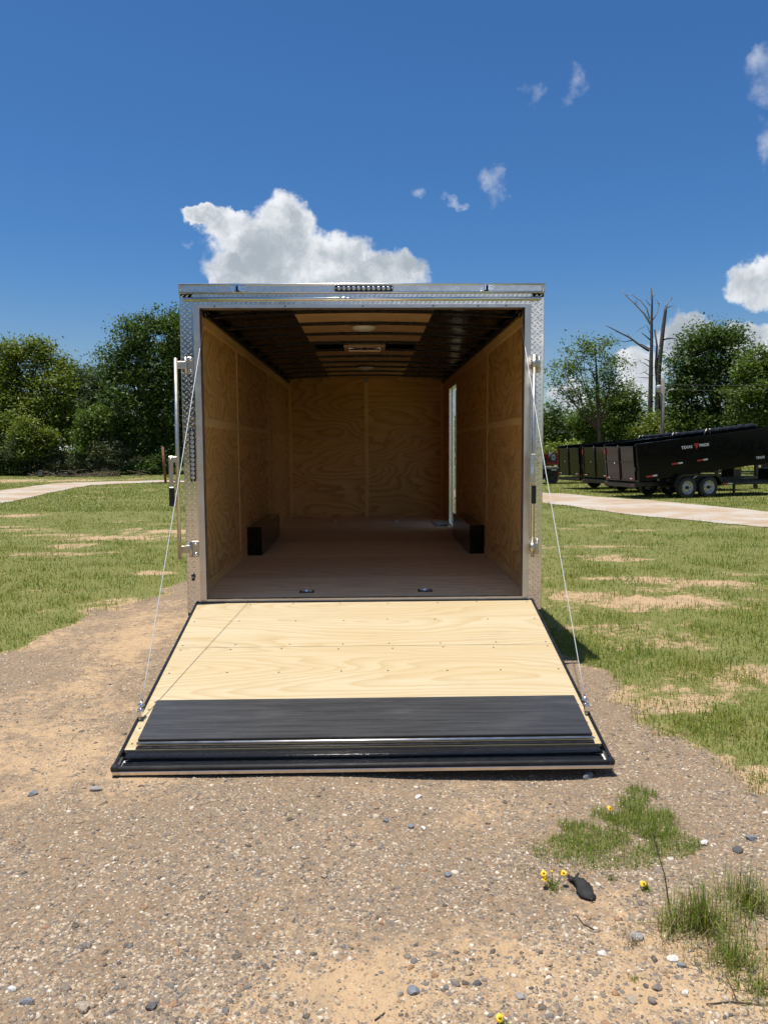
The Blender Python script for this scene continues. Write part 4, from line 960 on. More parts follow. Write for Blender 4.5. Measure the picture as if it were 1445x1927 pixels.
# flatbed with a small red trailer on it
fb0 = G(1030, 911); FB = empty('flatbed_trailer', (fb0[0]-.4, fb0[1]+1.0, float(TZ(0, fb0[1]))), R(10)); tag(FB, 'flat deck trailer with dark wheels beyond the dump trailers', 'trailer')
for k in range(7): box('deck_plank', deck_wood, FB, -3.2, 3.2, -1.05+k*.30, -1.05+k*.30+.285, .80, .845)
for sy in (-1, 1):
    fr = box('frame_rail', black_steel, FB, -3.2, 3.2, *sorted((sy*1.08, sy*.96)), .62, .79)
    for x in np.arange(-2.8, 3.0, .8): box('reflector_tape', tape_white if int(x*10) % 16 else tape_red, fr, x, x+.3, *sorted((sy*1.083, sy*1.0805)), .70, .75)
for x in (-.35, .5):
    MB().cyl((x, -.9, .375), (x, .9, .375), .05, 10).build('axle', black_steel, FB)
    for sy in (-1, 1): wheel(FB, (x, sy*.93, .375), (0, sy, 0), .375, .24, black_steel)
RT = empty('utility_trailer', (fb0[0]-.1, fb0[1]+1.0, float(TZ(0, fb0[1]))+.846), R(10)); tag(RT, 'small red utility trailer with a spare wheel, loaded on the flatbed', 'trailer')
box('bed', red_paint, RT, -1.6, 1.5, -.75, .75, .14, .20)
for sy in (-1, 1):
    for z in (.205, .325, .445, .565): box('side_rail', red_paint, RT, -1.6, 1.5, *sorted((sy*.75, sy*.71)), z, z+.095)
    for x in (-1.55, -.55, .5, 1.42): box('stake', red_paint, RT, x, x+.06, *sorted((sy*.78, sy*.752)), .14, .70)
    wheel(RT, (-.35, sy*.88, .26), (0, sy, 0), .26, .16, rim_silver)
    fm = MB(); pr = [(-.72, .32), (-.58, .52), (-.12, .52), (.02, .32)]
    for (a, b) in zip(pr, pr[1:]):
        y0, y1 = sorted((sy*.785, sy*.98)); fm.hexa([(a[0], y0, a[1]), (b[0], y0, b[1]), (b[0], y1, b[1]), (a[0], y1, a[1]), (a[0], y0, a[1]+.012), (b[0], y0, b[1]+.012), (b[0], y1, b[1]+.012), (a[0], y1, a[1]+.012)])
    fm.build('fender', red_paint, RT)
wheel(RT, (.22, -.90, .52), (0.45, -.89, 0), .27, .17, rim_silver, 'spare_wheel')
box('front_gate', red_paint, RT, 1.5, 1.54, -.75, .75, .14, .68)

# ================================================================== things on the left
# bare axle with two wheels lying in the grass
ax0 = G(77, 898); AXL = empty('trailer_axle', (ax0[0], ax0[1], float(TZ(ax0[0], ax0[1]))), R(14)); tag(AXL, 'loose black axle on two small wheels lying in the far grass', 'axle')
MB().tube([(-.1, 0, .26), (2.0, .2, .24)], .05, 10).build('axle_beam', black_steel, AXL)
wheel(AXL, (0, 0, .27), (-.35, -.93, 0), .27, .18, rim_silver); wheel(AXL, (2.0, .2, .25), (.2, .98, 0), .26, .18, black_steel)
bm_ = MB()
for a, b in [((.6, -.1, .2), (1.7, .6, .22)), ((1.0, .5, .3), (2.1, -.2, .28)), ((.9, .0, .24), (1.3, .1, .5))]: bm_.tube([a, b], .04, 8)
tag(bm_.build('spring_bars', black_steel, AXL), kind='stuff')
po = G(312, 909.5); PO = empty('rusty_post', (po[0], po[1], float(TZ(po[0], po[1])))); tag(PO, 'rusty brown upright post on a bar foot by the left road', 'post')
MB().tube([(.0, 0, 0), (-.07, 0, 1.05), (-.12, 0, 2.12)], [.075, .07, .065], 10).build('shaft', rust, PO)
MB().bbox(-.9, 1.2, -.06, .06, .0, .06, b=.01).build('foot_bar', rust, PO); MB().tube([(-.03, 0, .5), (.7, 0, .05)], .03, 8).build('brace', rust, PO)
# pale shed behind the scrub
s0, s1 = atY(88, 850, 70), atY(300, 850, 70); SH = empty('shed', ((s0[0]+s1[0])/2, 72, -.5)); tag(SH, 'long pale low shed glimpsed behind the scrub at left', 'shed')
hw_ = (s1[0]-s0[0])/2
box('wall', shed_wall, SH, -hw_, hw_, -1.6, 1.6, 0, 1.9)
for sy in (-1, 1):
    MB().hexa([(-hw_-.2, sy*1.9, 1.86), (hw_+.2, sy*1.9, 1.86), (hw_+.2, 0, 2.52), (-hw_-.2, 0, 2.52), (-hw_-.2, sy*1.9, 1.92), (hw_+.2, sy*1.9, 1.92), (hw_+.2, 0, 2.58), (-hw_-.2, 0, 2.58)]).build('roof', shed_roof, SH)
# heap of cut brush
bh = G(165, 897); V = []; hb2 = MB()
for k in range(130):
    a = random.uniform(0, 6.28); r = random.gauss(0, 1.3); c = Vector((bh[0]+r*1.6, bh[1]+random.gauss(0, .6), float(TZ(bh[0], bh[1]))+abs(random.gauss(.12, .14))))
    dv = Vector((random.uniform(-1, 1), random.uniform(-.5, .5), random.uniform(-.25, .35)))*.6; hb2.tube([c-dv, c+dv*.2, c+dv+Vector((0, 0, random.uniform(-.1, .1)))], [.03, .025, .012], 5)
tag(hb2.build('brush_heap', seed_brown), 'low brown heap of cut brush beside the loose axle', 'brush heap', kind='stuff')

# ================================================================== trees
def leaves(C, rad, size, rng=rng, flat=.5):
    n = len(C); nr = rng.normal(0, 1, (n, 3)); nr[:, 2] = np.abs(nr[:, 2])+flat; nr /= np.linalg.norm(nr, axis=1)[:, None]
    t = np.cross(nr, rng.normal(0, 1, (n, 3))); t /= np.linalg.norm(t, axis=1)[:, None]+1e-9; b = np.cross(nr, t)
    s = size*rng.uniform(.6, 1.35, n)[:, None]
    V = np.stack([C-t*s, C+b*s*.45-nr*s*.12, C+t*s, C-b*s*.45-nr*s*.12], 1).reshape(-1, 3); k = np.arange(n)[:, None]*4
    return V, np.concatenate([k+np.array([[0, 1, 2]]), k+np.array([[0, 2, 3]])])
TRI = [0]
def tree(name, label, cat, blobs, Y, base, mat, dens=1.0, size=.17, group=None, limbs=True, bark_m=None, trunk_r=.22, clump=.42, stems=1, holes=.0):
    """blobs: (px, py, rx, ry) in photo pixels at depth Y; crown volume is filled with leaf clumps"""
    k = Y/FPX; g = np.array([*atY(base[0], base[1], Y)[:2], 0.0]); g[2] = float(TZ(g[0], g[1]))
    t = empty(name, tuple(g)); tag(t, label, cat, group)
    pts = []; cen = []
    for (px, py, rx, ry) in blobs:
        c = atY(px, py, Y); rX, rZ = rx*k, ry*k; rY = (rX+rZ)*.5; c[1] += rng.uniform(-.35, .35)*rY; cen.append((c, rX, rZ))
        nc = max(4, int(dens*rX*rZ*46/(clump/.42)**2)); d = rng.normal(0, 1, (nc, 3)); d /= np.linalg.norm(d, axis=1)[:, None]; r = rng.uniform(0, 1, nc)**.42
        cc = c + d*r[:, None]*np.array([rX, rY, rZ])*.94
        out_ = rng.uniform(0, 1, nc) < .10; cc = np.where(out_[:, None], c + d*np.array([rX, rY, rZ])*rng.uniform(.95, 1.22, nc)[:, None], cc)
        fq = 1.5/clump*.42; nzv = np.sin(cc[:, 0]*fq*1.9+1.3*np.sin(cc[:, 2]*fq*1.3))+np.sin(cc[:, 2]*fq*2.3+1.1*np.sin(cc[:, 1]*fq*1.7)+2)+np.sin(cc[:, 1]*fq*2.1+cc[:, 0]*fq)
        cc = cc[nzv > -.75]
        for q in cc:
            m_ = rng.integers(24, 48); sg = clump*rng.uniform(.55, 1.25); w_ = rng.normal(0, 1, (m_, 3))*np.array([sg, sg, sg*.62]); pts.append(q+w_)
    Pn = np.concatenate(pts); Pn = Pn[Pn[:, 2] > g[2]+.03]
    V, F = leaves(Pn-g, 1, size*.82); mesh_np('crown', V, F, mat, t); TRI[0] += len(F)
    wd = MB(); bark_ = bark_m or bark_brown
    if limbs:
        for s_ in range(stems):
            ox = (s_-(stems-1)/2)*.5; top = max(cen, key=lambda q: q[0][2]); tp_ = Vector(top[0]-g); hgt = tp_.z; fork = Vector((tp_.x*.25+ox, tp_.y*.25, hgt*.42))
            wd.tube([(ox*.5, 0, -.15), (ox*.8+.08, 0, hgt*.2), fork, fork.lerp(tp_, .6), tp_], [trunk_r*1.25, trunk_r, trunk_r*.72, trunk_r*.4, trunk_r*.1], 9)
            for c, rX, rZ in cen:
                e = Vector(c-g); st0 = Vector((tp_.x*.2+ox, 0, min(hgt*.36, max(.4, e.z*.55)))); md = st0.lerp(e, .5)+Vector((random.uniform(-.3, .3), random.uniform(-.3, .3), -.15*rZ))
                wd.tube([st0, md, e, e+Vector((random.uniform(-.5, .5)*rX, 0, rZ*.5))], [trunk_r*.42, trunk_r*.28, trunk_r*.14, .015], 6)
                for b_ in range(3):
                    f_ = e+Vector((random.uniform(-.8, .8)*rX, random.uniform(-.6, .6)*rX, random.uniform(-.5, .8)*rZ)); wd.tube([md, md.lerp(f_, .55)+Vector((0, 0, .1)), f_], [trunk_r*.2, trunk_r*.12, .012], 5)
        tag(wd.build('trunk', bark_, t), kind=None)
    return t
TG = 'trees behind the yard'
tree('broadleaf_tree', 'tall yellow green tree at the left edge of the photo', 'tree', [(25, 675, 30, 42), (62, 662, 34, 36), (98, 690, 30, 34), (35, 735, 62, 52), (100, 745, 42, 50), (60, 795, 78, 48), (0, 780, 50, 60), (110, 800, 36, 44), (40, 850, 70, 36), (-20, 700, 36, 60)], 66, (55, 890), leaf_light, 1.0, .17, TG, clump=.45)
tree('broadleaf_tree', 'dark tall tree close to the left edge of the white trailer', 'tree', [(262, 628, 44, 38), (318, 612, 40, 36), (350, 650, 40, 60), (228, 682, 42, 44), (300, 690, 62, 58), (345, 720, 50, 70), (250, 752, 60, 52), (312, 778, 60, 60), (282, 835, 74, 46), (230, 820, 40, 40), (350, 830, 50, 50)], 65, (285, 893), leaf_dark, 1.05, .17, TG, trunk_r=.3, clump=.45)
tree('pine_tree', 'dark narrow tree standing farther back between the two tall left trees', 'tree', [(128, 712, 22, 34), (152, 712, 34, 34), (150, 770, 50, 54), (140, 830, 50, 40)], 74, (145, 885), leaf_far, 1.1, .17, TG, clump=.5)
tree('broadleaf_tree', 'grey green rounded tree behind, left of the tall dark tree', 'tree', [(190, 722, 36, 36), (205, 715, 24, 28), (200, 780, 48, 50), (190, 835, 50, 40)], 72, (195, 885), leaf_far, 1.0, .17, TG, clump=.5)
tree('shrub', 'bright green bushy sapling below the tall dark tree at left', 'shrub', [(172, 800, 30, 30), (165, 835, 38, 30), (200, 790, 24, 24)], 63, (172, 888), leaf_mid, 1.1, .15, 'scrub along the left tree line', trunk_r=.07, clump=.35)
tree('shrub', 'yellowish sapling in front of the leftmost tree', 'shrub', [(58, 808, 26, 24), (52, 838, 36, 30), (88, 822, 18, 18)], 62, (55, 890), leaf_light, 1.1, .14, 'scrub along the left tree line', trunk_r=.06, clump=.33)
for q in [((85, 866, 44, 22), (40, 850, 30, 36), 80, leaf_grey, 'grey green scrub bush behind the loose axle'), ((150, 872, 34, 18), (205, 858, 34, 30), 185, leaf_grey, 'grey green scrub bush behind the brush heap'), ((250, 882, 24, 10), (300, 872, 36, 20), 275, leaf_dark, 'low dark bush under the tall dark tree at left'), ((10, 872, 34, 26), (-20, 860, 34, 34), 5, leaf_dark, 'dark bush at the far left edge of the photo')]:
    tree('bush', q[4], 'bush', [q[0], q[1]], 62.5, (q[2], 893), q[3], 1.3, .12, 'scrub along the left tree line', trunk_r=.05, clump=.3)
# right side
tree('broadleaf_tree', 'airy green tree just right of the white trailer', 'tree', [(1118, 655, 40, 26), (1085, 672, 40, 28), (1150, 690, 34, 36), (1065, 700, 34, 24), (1120, 720, 44, 34), (1052, 722, 22, 16), (1160, 735, 26, 26), (1085, 745, 34, 28)], 58, (1127, 845), leaf_mid, .40, .14, TG, clump=.42, trunk_r=.17)
tree('broadleaf_tree', 'leafy understorey tree below the airy tree at right', 'tree', [(1130, 775, 44, 34), (1165, 760, 26, 34), (1190, 770, 22, 44), (1100, 800, 46, 34), (1160, 810, 50, 34), (1090, 830, 50, 26), (1185, 735, 16, 18)], 61, (1150, 848), leaf_mid, 1.0, .15, TG, clump=.40, trunk_r=.14)
tree('broadleaf_tree', 'small dark tree showing at the right edge of the white trailer', 'tree', [(1036, 780, 24, 28), (1032, 815, 30, 34), (1050, 840, 30, 22), (1010, 800, 30, 40)], 60, (1038, 850), leaf_dark, 1.1, .15, TG, clump=.4, trunk_r=.12)
tree('broadleaf_tree', 'broad dark oak right of the dead trunks', 'tree', [(1335, 640, 46, 36), (1365, 630, 34, 30), (1300, 668, 42, 36), (1375, 675, 44, 40), (1330, 705, 66, 46), (1285, 735, 40, 44), (1385, 730, 44, 44), (1320, 775, 70, 42), (1280, 795, 46, 32), (1385, 790, 56, 36)], 60, (1338, 850), leaf_dark, 1.0, .16, TG, trunk_r=.3, clump=.45)
tree('broadleaf_tree', 'paler oak at the right edge of the photo', 'tree', [(1420, 690, 34, 34), (1448, 678, 40, 34), (1405, 730, 40, 40), (1445, 740, 50, 50), (1480, 710, 50, 60), (1425, 785, 46, 36), (1475, 785, 50, 40)], 55, (1440, 850), leaf_mid, .9, .15, TG, trunk_r=.25, clump=.42)
tree('shrub', 'light green shrub at the foot of the dead trunks', 'shrub', [(1224, 800, 22, 22), (1238, 815, 26, 22), (1205, 825, 30, 22)], 59, (1225, 848), leaf_light, 1.0, .14, 'shrubs behind the dump trailers', trunk_r=.05, clump=.34)
tree('shrub', 'yellow green shrub behind the red trailer', 'shrub', [(1042, 855, 30, 18), (1070, 850, 26, 18), (1020, 860, 26, 16)], 50, (1045, 880), leaf_light, 1.1, .13, 'shrubs behind the dump trailers', trunk_r=.05, clump=.32)
# dead twin trunks
DT = 62.0
def dpt(px, py, dy=0): return Vector(atY(px, py, DT+dy))
b0 = dpt(1223, 855); dtree = empty('dead_tree', tuple(b0)); dtree.location.z = -.5; tag(dtree, 'tall dead tree with two bare trunks and broken limbs', 'tree')
O = Vector(dtree.location)
def dtube(name, pts, r0, r1, mat=bark_dead, par=dtree):
    P_ = [dpt(*p)-O for p in pts]; n_ = len(P_); return MB().tube(P_, [(r0+(r1-r0)*i/(n_-1))*.82 for i in range(n_)], 8).build(name, mat, par)
t1 = dtube('trunk', [(1224, 858), (1223, 800), (1224, 735), (1225, 680), (1226, 640), (1226, 600), (1227, 565), (1225, 540)], .30, .05)
t2 = dtube('trunk', [(1236, 858), (1237, 800), (1238, 740), (1239, 700), (1243, 660), (1248, 615), (1252, 585), (1253, 577)], .34, .13)
t3 = dtube('trunk', [(1238, 740), (1234, 690), (1236, 650), (1232, 620)], .17, .07)
for pts, r0, r1, par, mt in [
    ([(1224, 610), (1212, 590), (1195, 572), (1180, 558), (1169, 545)], .11, .02, t1, bark_pale), ([(1222, 600), (1217, 580), (1205, 565), (1190, 555), (1187, 551)], .07, .015, t1, bark_pale), ([(1221, 660), (1205, 650), (1185, 635), (1165, 625), (1148, 616), (1139, 612)], .12, .025, t1, bark_dead), ([(1190, 640), (1175, 643), (1160, 640)], .05, .012, t1, bark_dead), ([(1222, 656), (1208, 648), (1195, 645)], .06, .02, t1, bark_dead), ([(1224, 640), (1215, 632), (1207, 626)], .07, .03, t1, bark_dead), ([(1225, 630), (1217, 612), (1205, 618), (1197, 625)], .04, .012, t1, bark_pale), ([(1228, 602), (1236, 590), (1241, 572), (1243, 566)], .05, .012, t1, bark_pale), ([(1224, 575), (1218, 568), (1215, 562)], .04, .015, t1, bark_dead),
    ([(1222, 690), (1212, 683), (1206, 681)], .05, .015, t1, bark_dead), ([(1222, 706), (1212, 700), (1203, 704)], .04, .012, t1, bark_dead), ([(1221, 711), (1206, 710), (1198, 709)], .035, .012, t1, bark_dead), ([(1222, 680), (1216, 676), (1211, 675)], .05, .02, t1, bark_dead), ([(1222, 748), (1213, 745)], .04, .02, t1, bark_dead),
    ([(1252, 580), (1255, 572), (1260, 564), (1266, 562)], .09, .012, t2, bark_pale), ([(1253, 580), (1262, 576), (1273, 575)], .06, .012, t2, bark_pale), ([(1246, 640), (1258, 636), (1270, 637), (1280, 641)], .08, .02, t2, bark_dead), ([(1243, 664), (1252, 662), (1260, 668)], .04, .012, t2, bark_dead), ([(1241, 680), (1252, 678), (1258, 684), (1263, 691)], .05, .012, t2, bark_dead), ([(1238, 668), (1246, 662), (1252, 660)], .04, .015, t2, bark_dead)]:
    dtube('limb', pts, r0, r1, mt, par)
for k in range(26):
    base_ = random.choice([(1195, 572), (1180, 558), (1205, 565), (1165, 625), (1185, 635), (1240, 572), (1262, 564), (1226, 560), (1262, 637), (1215, 700), (1212, 590), (1150, 617)]); dx_, dy_ = random.uniform(-11, 11), random.uniform(-12, 3)
    dtube('twig', [base_, (base_[0]+dx_*.5, base_[1]+dy_*.6), (base_[0]+dx_, base_[1]+dy_)], .028, .008, bark_pale, t1)
# utility pole with transformer and yard lamp
up0 = atY(1244.5, 852, 50); UP = empty('utility_pole', (up0[0], 50, -.47)); tag(UP, 'grey wooden utility pole with a transformer in front of the dead trunks', 'utility pole')
def upz(py): return float(atY(1244, py, 50)[2])+.47
pm = MB().tube([(0, 0, -.2), (0, 0, upz(712))], [.14, .105], 12).build('pole', grey_wood, UP)
MB().lathe((-.32, -.12, upz(738)), (0, 0, 1), [(0, .001), (0, .16), (.40, .17), (.46, .12), (.47, .001)], 16).build('transformer', grey_metal, UP)
MB().tube([(-.25, -.1, upz(740)), (-.15, -.1, upz(748)), (0, -.12, upz(747))], .03, 8).build('conduit', grey_metal, UP)
MB().tube([(0, 0, upz(740)), (.30, -.1, upz(738)), (.34, -.1, upz(734)), (.62, -.2, upz(733))], [.03, .03, .03, .07], 8).build('lamp_arm', grey_metal, UP)
for py, py2 in ((722, 722), (732, 730)):
    a = atY(1246, py, 50); b = atY(1700, py2-18, 44); m_ = [Vector(a)*(1-u)+Vector(b)*u+Vector((0, 0, -.9*4*u*(1-u)*.35)) for u in np.linspace(0, 1, 14)]
    tag(MB().tube(m_, .012, 5).build('overhead_wire', wire_mat), 'upper overhead wire running right from the utility pole' if py == 722 else 'lower overhead wire running right from the utility pole', 'wire', 'overhead wires')
# woods that close the horizon all round (also what the bright metal mirrors)
def woods(name, label, az0, az1, dist, h, n, leaf, seed):
    r_ = np.random.default_rng(seed); az = r_.uniform(R(az0), R(az1), n); rr = dist+r_.uniform(-5, 6, n); x = rr*np.sin(az); y = rr*np.cos(az)
    prof = h*(.55+.75*fbm(az*dist*.16, az*0+seed, seed, 4)); z = prof*r_.uniform(0, 1, n)**.62 - .5 + r_.normal(0, .2, n)
    V, F = leaves(np.stack([x, y, np.maximum(z, -.45)], 1), 1, leaf, r_); tag(mesh_np(name, V, F, leaf_far), label, 'woods', kind='stuff')
woods('distant_woods', 'low dark far wood closing the horizon behind the trees', -50, 52, 92, 5.2, 34000, .34, 201)
woods('surrounding_woods', 'tree belt around the yard behind the viewer', 186, 300, 42, 11.5, 46000, .42, 202)
woods('surrounding_woods', 'lower tree belt right of the yard', 56, 186, 62, 3.6, 22000, .45, 203)
print('crown tris', TRI[0])

# ================================================================== small things in the foreground
def tuft(name, label, px, n, spread, h, lean, mat=grass_lush, wd=.0032, cat='grass', group='grass tufts in the gravel', dry=.25):
    c = G(*px); t = empty(name, tuple(c)); tag(t, label, cat, group)
    for nm, k_, m_ in (('blades', int(n*(1-dry)), mat), ('dry_blades', int(n*dry), straw_mat)):
        a = rng.uniform(0, 2*np.pi, k_); r = spread*1.45*np.abs(rng.normal(0, .6, k_)); x = r*np.cos(a); y = r*np.sin(a)
        H = h*(.25+.85*rng.uniform(0, 1, k_)**1.5); P_ = np.stack([x, y, TZ(x+c[0], y+c[1])-c[2]-.003], 1)
        V, F = blades(P_, H, np.full(k_, wd*.8), lean*1.25); tag(mesh_np(nm, V, F, m_, t), kind='stuff')
    return t
tuft('grass_tuft', 'tall upright grass tuft in the gravel at lower right', (1318, 1745), 520, .075, .20, .55)
tuft('grass_tuft', 'grass tuft behind the tallest one, reaching the right edge', (1405, 1705), 480, .09, .17, .75)
tuft('grass_tuft', 'splayed pale grass tuft at the foot of the brown seed stalk', (1268, 1752), 150, .04, .13, 1.25)
tuft('grass_tuft', 'sprawling tuft with dark runners at the lower right', (1380, 1815), 460, .09, .13, .95)
tuft('grass_tuft', 'low green tuft at the right edge near the bottom', (1428, 1870), 260, .07, .07, .9)
tuft('grass_tuft', 'tiny green sprout beside the brown stones at bottom right', (1192, 1845), 40, .012, .03, .7)
tuft('grass_tuft', 'small withered tuft over the half buried grey stone', (1190, 1775), 160, .07, .05, 1.2, straw_mat, .002, dry=.6)
tuft('grass_tuft', 'small green tuft between the scrap and the seed stalk', (1152, 1655), 60, .03, .035, .9)
# flowers
def flower(label, px, heads, h, leafn=60, spread=.03):
    c = G(*px); t = empty('yellow_flower', tuple(c)); tag(t, label, 'flower', 'yellow wildflowers in the gravel')
    if leafn:
        a = rng.uniform(0, 6.28, leafn); r = spread*np.abs(rng.normal(0, .5, leafn)); V, F = blades(np.stack([r*np.cos(a), r*np.sin(a), np.zeros(leafn)], 1), .035*rng.uniform(.4, 1, leafn), np.full(leafn, .0026), .8); tag(mesh_np('leaves', V, F, grass_lush, t), kind='stuff')
    for (dx, dz, full) in heads:
        tip = Vector((dx, random.uniform(-.01, .01), dz)); st_ = MB().tube([(0, 0, 0), (dx*.6, 0, dz*.55), tip], [.0014, .0012, .001], 6).build('stem', stem_green, t)
        MB().lathe(tip, (0, -.5, .85), [(-.002, .001), (-.001, .004), (.003, .0045), (.006, .003), (.0065, .0004)], 10).build('flower_head', petal_mat, t)
        if full > .3:
            pm = MB(); nrm = Vector((random.uniform(-.3, .3), -.55, .8)).normalized(); u = nrm.cross(Vector((0, 0, 1))).normalized(); v = nrm.cross(u)
            for k in range(9):
                q = 2*math.pi*k/9+random.uniform(-.15, .15); d = u*math.cos(q)+v*math.sin(q); e = nrm.cross(d); L = .0125*random.uniform(.8, 1.1)
                pm.add([tip+d*.003-e*.0015, tip+d*.003+e*.0015, tip+d*L*.7+e*.0042-nrm*.001, tip+d*L+e*.0016-nrm*.004, tip+d*L-e*.0016-nrm*.004, tip+d*L*.7-e*.0042-nrm*.001], [(0, 1, 2, 5), (5, 2, 3, 4)])
            pm.build('petals', petal_mat, t)
flower('pair of yellow flowers left of the black scrap', (1040, 1672), [(-.034, .058, 1), (.040, .055, 1), (-.004, .062, .2), (-.03, .040, .8)], .06, 110, .045)
flower('single yellow flower standing in the green grass mat', (1148, 1545), [(.0, .055, 1)], .05, 20)
flower('small yellow bud between the scrap and the seed stalk', (1216, 1676), [(-.012, .028, .5)], .03, 60, .022)
flower('yellow bud on a sprout at the bottom edge of the photo', (945, 1934), [(-.006, .022, .35)], .03, 40, .02)
# brown seed stalk
sk = G(1262, 1725); SK = empty('seed_stalk', tuple(sk)); tag(SK, 'tall thin brown seed stalk leaning left at lower right', 'weed')
tp_ = Vector(atY(1226, 1570, sk[1]+.02)-sk); MB().tube([(0, 0, 0), tp_*.5+Vector((.012, 0, 0)), tp_], [.0024, .002, .0013], 6).build('stem', seed_brown, SK)
hm = MB()
for k in range(26):
    q = tp_*(.72+.28*k/25)+Vector((.006, 0, 0)); d = Vector((random.uniform(-1, 1), random.uniform(-1, 1), 1.2)).normalized()*.010; hm.tube([q, q+d*.5, q+d], [.0006, .0018, .0004], 5)
tag(hm.build('seed_head', seed_brown, SK), kind='stuff')
# twigs
for lab, pts in [('thin forked dark twig on the sand at lower right', [(1365, 1838), (1378, 1865), (1386, 1885), (1397, 1893)]), ('long thin twig on the sand near the bottom right corner', [(1330, 1893), (1375, 1888), (1420, 1893), (1445, 1900)]), ('short twig lying below the pair of yellow flowers', [(1085, 1725), (1098, 1742), (1118, 1752)]), ('short brown twig near the bottom edge left of centre', [(705, 1923), (720, 1912), (724, 1908)])]:
    P_ = [Vector(G(*p))+Vector((0, 0, .004)) for p in pts]; c = P_[0].copy(); m_ = MB(); m_.tube([p-c for p in P_], [.0022, .0020, .0015, .0010][:len(P_)], 6)
    if len(P_) > 3: m_.tube([P_[1]-c, P_[1]-c+Vector((.03, -.015, .006)), P_[1]-c+Vector((.055, -.01, .004))], [.0014, .001, .0006], 5)
    o = m_.build('twig', seed_brown); o.location = c; tag(o, lab, 'twig', 'loose twigs')
# black scrap of torn tyre
a, b = Vector(G(1082, 1662)), Vector(G(1112, 1696)); SP = empty('rubber_scrap', tuple((a+b)/2)); tag(SP, 'torn black scrap of rubber beside the yellow flowers', 'scrap')
ax_ = (b-a); L = ax_.length; ax_.normalize(); sd = Vector((0, 0, 1)).cross(ax_)
V = []; F = []; nu, nv = 22, 14
for i in range(nu+1):
    u = i/nu; wdt = (.016+.020*u**.7)*(1-.0*u)*(math.sin(math.pi*min(1, u*1.02+.06))**.35 if u < .98 else .35)
    for j in range(nv):
        q = 2*math.pi*j/nv; nz = fbm(np.array([u*7.+j*.0]), np.array([math.cos(q)*2+5]), 77, 3)[0]-.5
        r = wdt*(1+.9*nz+.35*(fbm(np.array([u*22.]), np.array([q*3.]), 78, 2)[0]-.5)); p = ax_*(u-.5)*L*1.25 + sd*math.cos(q)*r + Vector((0, 0, 1))*(max(-.2, math.sin(q))*r*.62+.008+.012*math.sin(u*5)*(u < .5)); V.append(tuple(p))
for i in range(nu):
    for j in range(nv): F.append((i*nv+j, i*nv+(j+1) % nv, (i+1)*nv+(j+1) % nv, (i+1)*nv+j))
m_ = MB(); m_.add(V, F, True); m_.f += [tuple(range(nv))[::-1], tuple(range(nu*nv, nu*nv+nv))]; m_.sm += [False, False]; m_.build('torn_strip', charred, SP)
rg = MB()
for k in range(9):
    c = ax_*(random.uniform(-.62, -.2))*L+sd*random.uniform(-.015, .015)+Vector((0, 0, .012)); d = (-ax_*random.uniform(.3, 1)+sd*random.uniform(-.7, .7)+Vector((0, 0, random.uniform(-.1, .4)))).normalized()*.028; rg.tube([c, c+d*.6, c+d], [.007, .005, .002], 6)
tag(rg.build('frayed_edge', charred, SP), kind='stuff')
# single larger stones
import bmesh
def stone(px, size_px, mat, label, flat=.62, seed=0):
    c = G(*px); s_ = size_px/FPX*(np.linalg.norm(c-CAM))*.43; bm = bmesh.new(); bmesh.ops.create_icosphere(bm, subdivisions=2, radius=1.0); r_ = random.Random(seed)
    for k in range(11):
        nrm = Vector((r_.gauss(0, 1), r_.gauss(0, 1), r_.gauss(.2, 1))).normalized(); dcut = r_.uniform(.55, .85)
        for v in bm.verts:
            e = v.co.dot(nrm)-dcut
            if e > 0: v.co -= nrm*e*.92
    for v in bm.verts: v.co *= 1+r_.uniform(-.035, .035); v.co = Vector((v.co.x*1.18, v.co.y*.85, v.co.z*flat))*s_
    me = bpy.data.meshes.new('stone'); bm.to_mesh(me); bm.free(); me.materials.append(mat); o = link(bpy.data.objects.new('stone', me)); o.location = (c[0], c[1], c[2]+s_*flat*.35); o.rotation_euler = (0, 0, r_.uniform(0, 6.28)); tag(o, label, 'stone', 'larger loose stones')
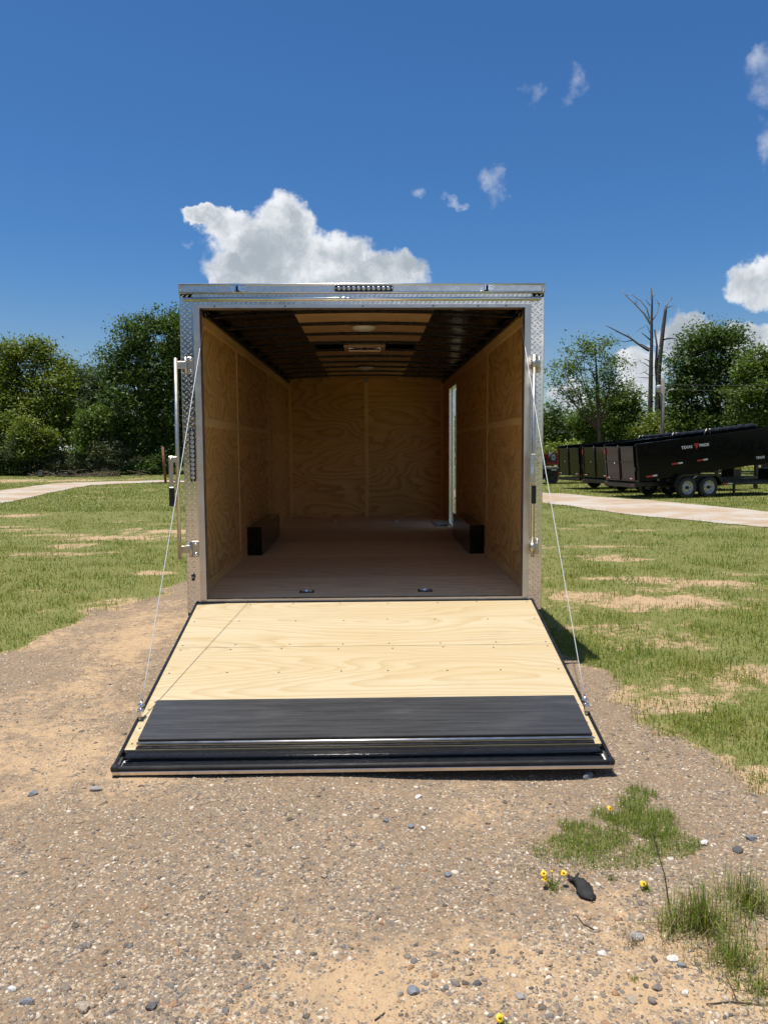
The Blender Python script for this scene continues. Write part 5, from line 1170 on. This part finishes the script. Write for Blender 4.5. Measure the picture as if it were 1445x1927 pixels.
for k, q in enumerate([
    ((1133, 1797), 18, stone_white, 'bright white angular stone below the black scrap'), ((22, 1864), 17, stone_white, 'small white stone at the lower left edge'), ((285, 1898), 22, stone_dark, 'dark pointed stone near the bottom left'), ((52, 1888), 22, stone_blue, 'blue grey stone at the bottom left corner'), ((156, 1899), 30, stone_tan, 'flat pale stone near the bottom left edge'), ((778, 1868), 27, stone_blue, 'large blue grey stone near the bottom centre'), ((752, 1872), 19, stone_tan, 'tan stone touching the large blue grey stone'), ((980, 1878), 21, stone_grey, 'lone rounded grey stone on the sand near the bottom'), ((857, 1853), 20, stone_brown, 'brown grey stone above the large blue grey one'), ((898, 1853), 19, stone_dark, 'dark flat chip right of the brown grey stone'),
    ((842, 1649), 18, stone_blue, 'blue grey stone alone in the gravel centre right'), ((611, 1651), 16, stone_tan, 'tan round stone in the middle of the gravel'), ((726, 1546), 17, stone_blue, 'blue grey stone left of the pair below the ramp'), ((773, 1557), 18, stone_blue, 'flat blue stone with a white one beside it below the ramp'), ((797, 1560), 14, stone_white, 'white stone right of the flat blue stone below the ramp'), ((787, 1502), 16, stone_white, 'cream stone just below the ramp lip'), ((1106, 1463), 28, stone_blue, 'large blue grey stone in front of the ramp right corner'),
    ((1388, 1602), 22, stone_dark, 'black angular stone near the right edge'), ((1413, 1580), 20, stone_blue, 'blue grey stone behind the black angular stone'), ((1326, 1589), 20, stone_white, 'white stone right of the green grass mat'), ((1195, 1766), 28, stone_grey, 'half buried grey stone under the withered tuft'), ((1281, 1818), 16, stone_blue, 'small blue white stone among stones at lower right'), ((1266, 1807), 20, stone_white, 'off white stone left of the small blue white one'), ((1237, 1861), 22, stone_brown, 'round brown stone above the square brown stone'), ((1227, 1887), 20, stone_brown, 'square brown stone near the bottom right'), ((1190, 1884), 22, stone_tan, 'flat tan stone left of the square brown stone'), ((1290, 1870), 13, stone_white, 'small white stone right of the brown stones'), ((181, 1487), 24, stone_grey, 'flat grey stone left of the ramp lip'), ((62, 1496), 20, stone_blue, 'flat blue grey stone at the left edge below the ramp level')]):
    stone(*q, seed=k)
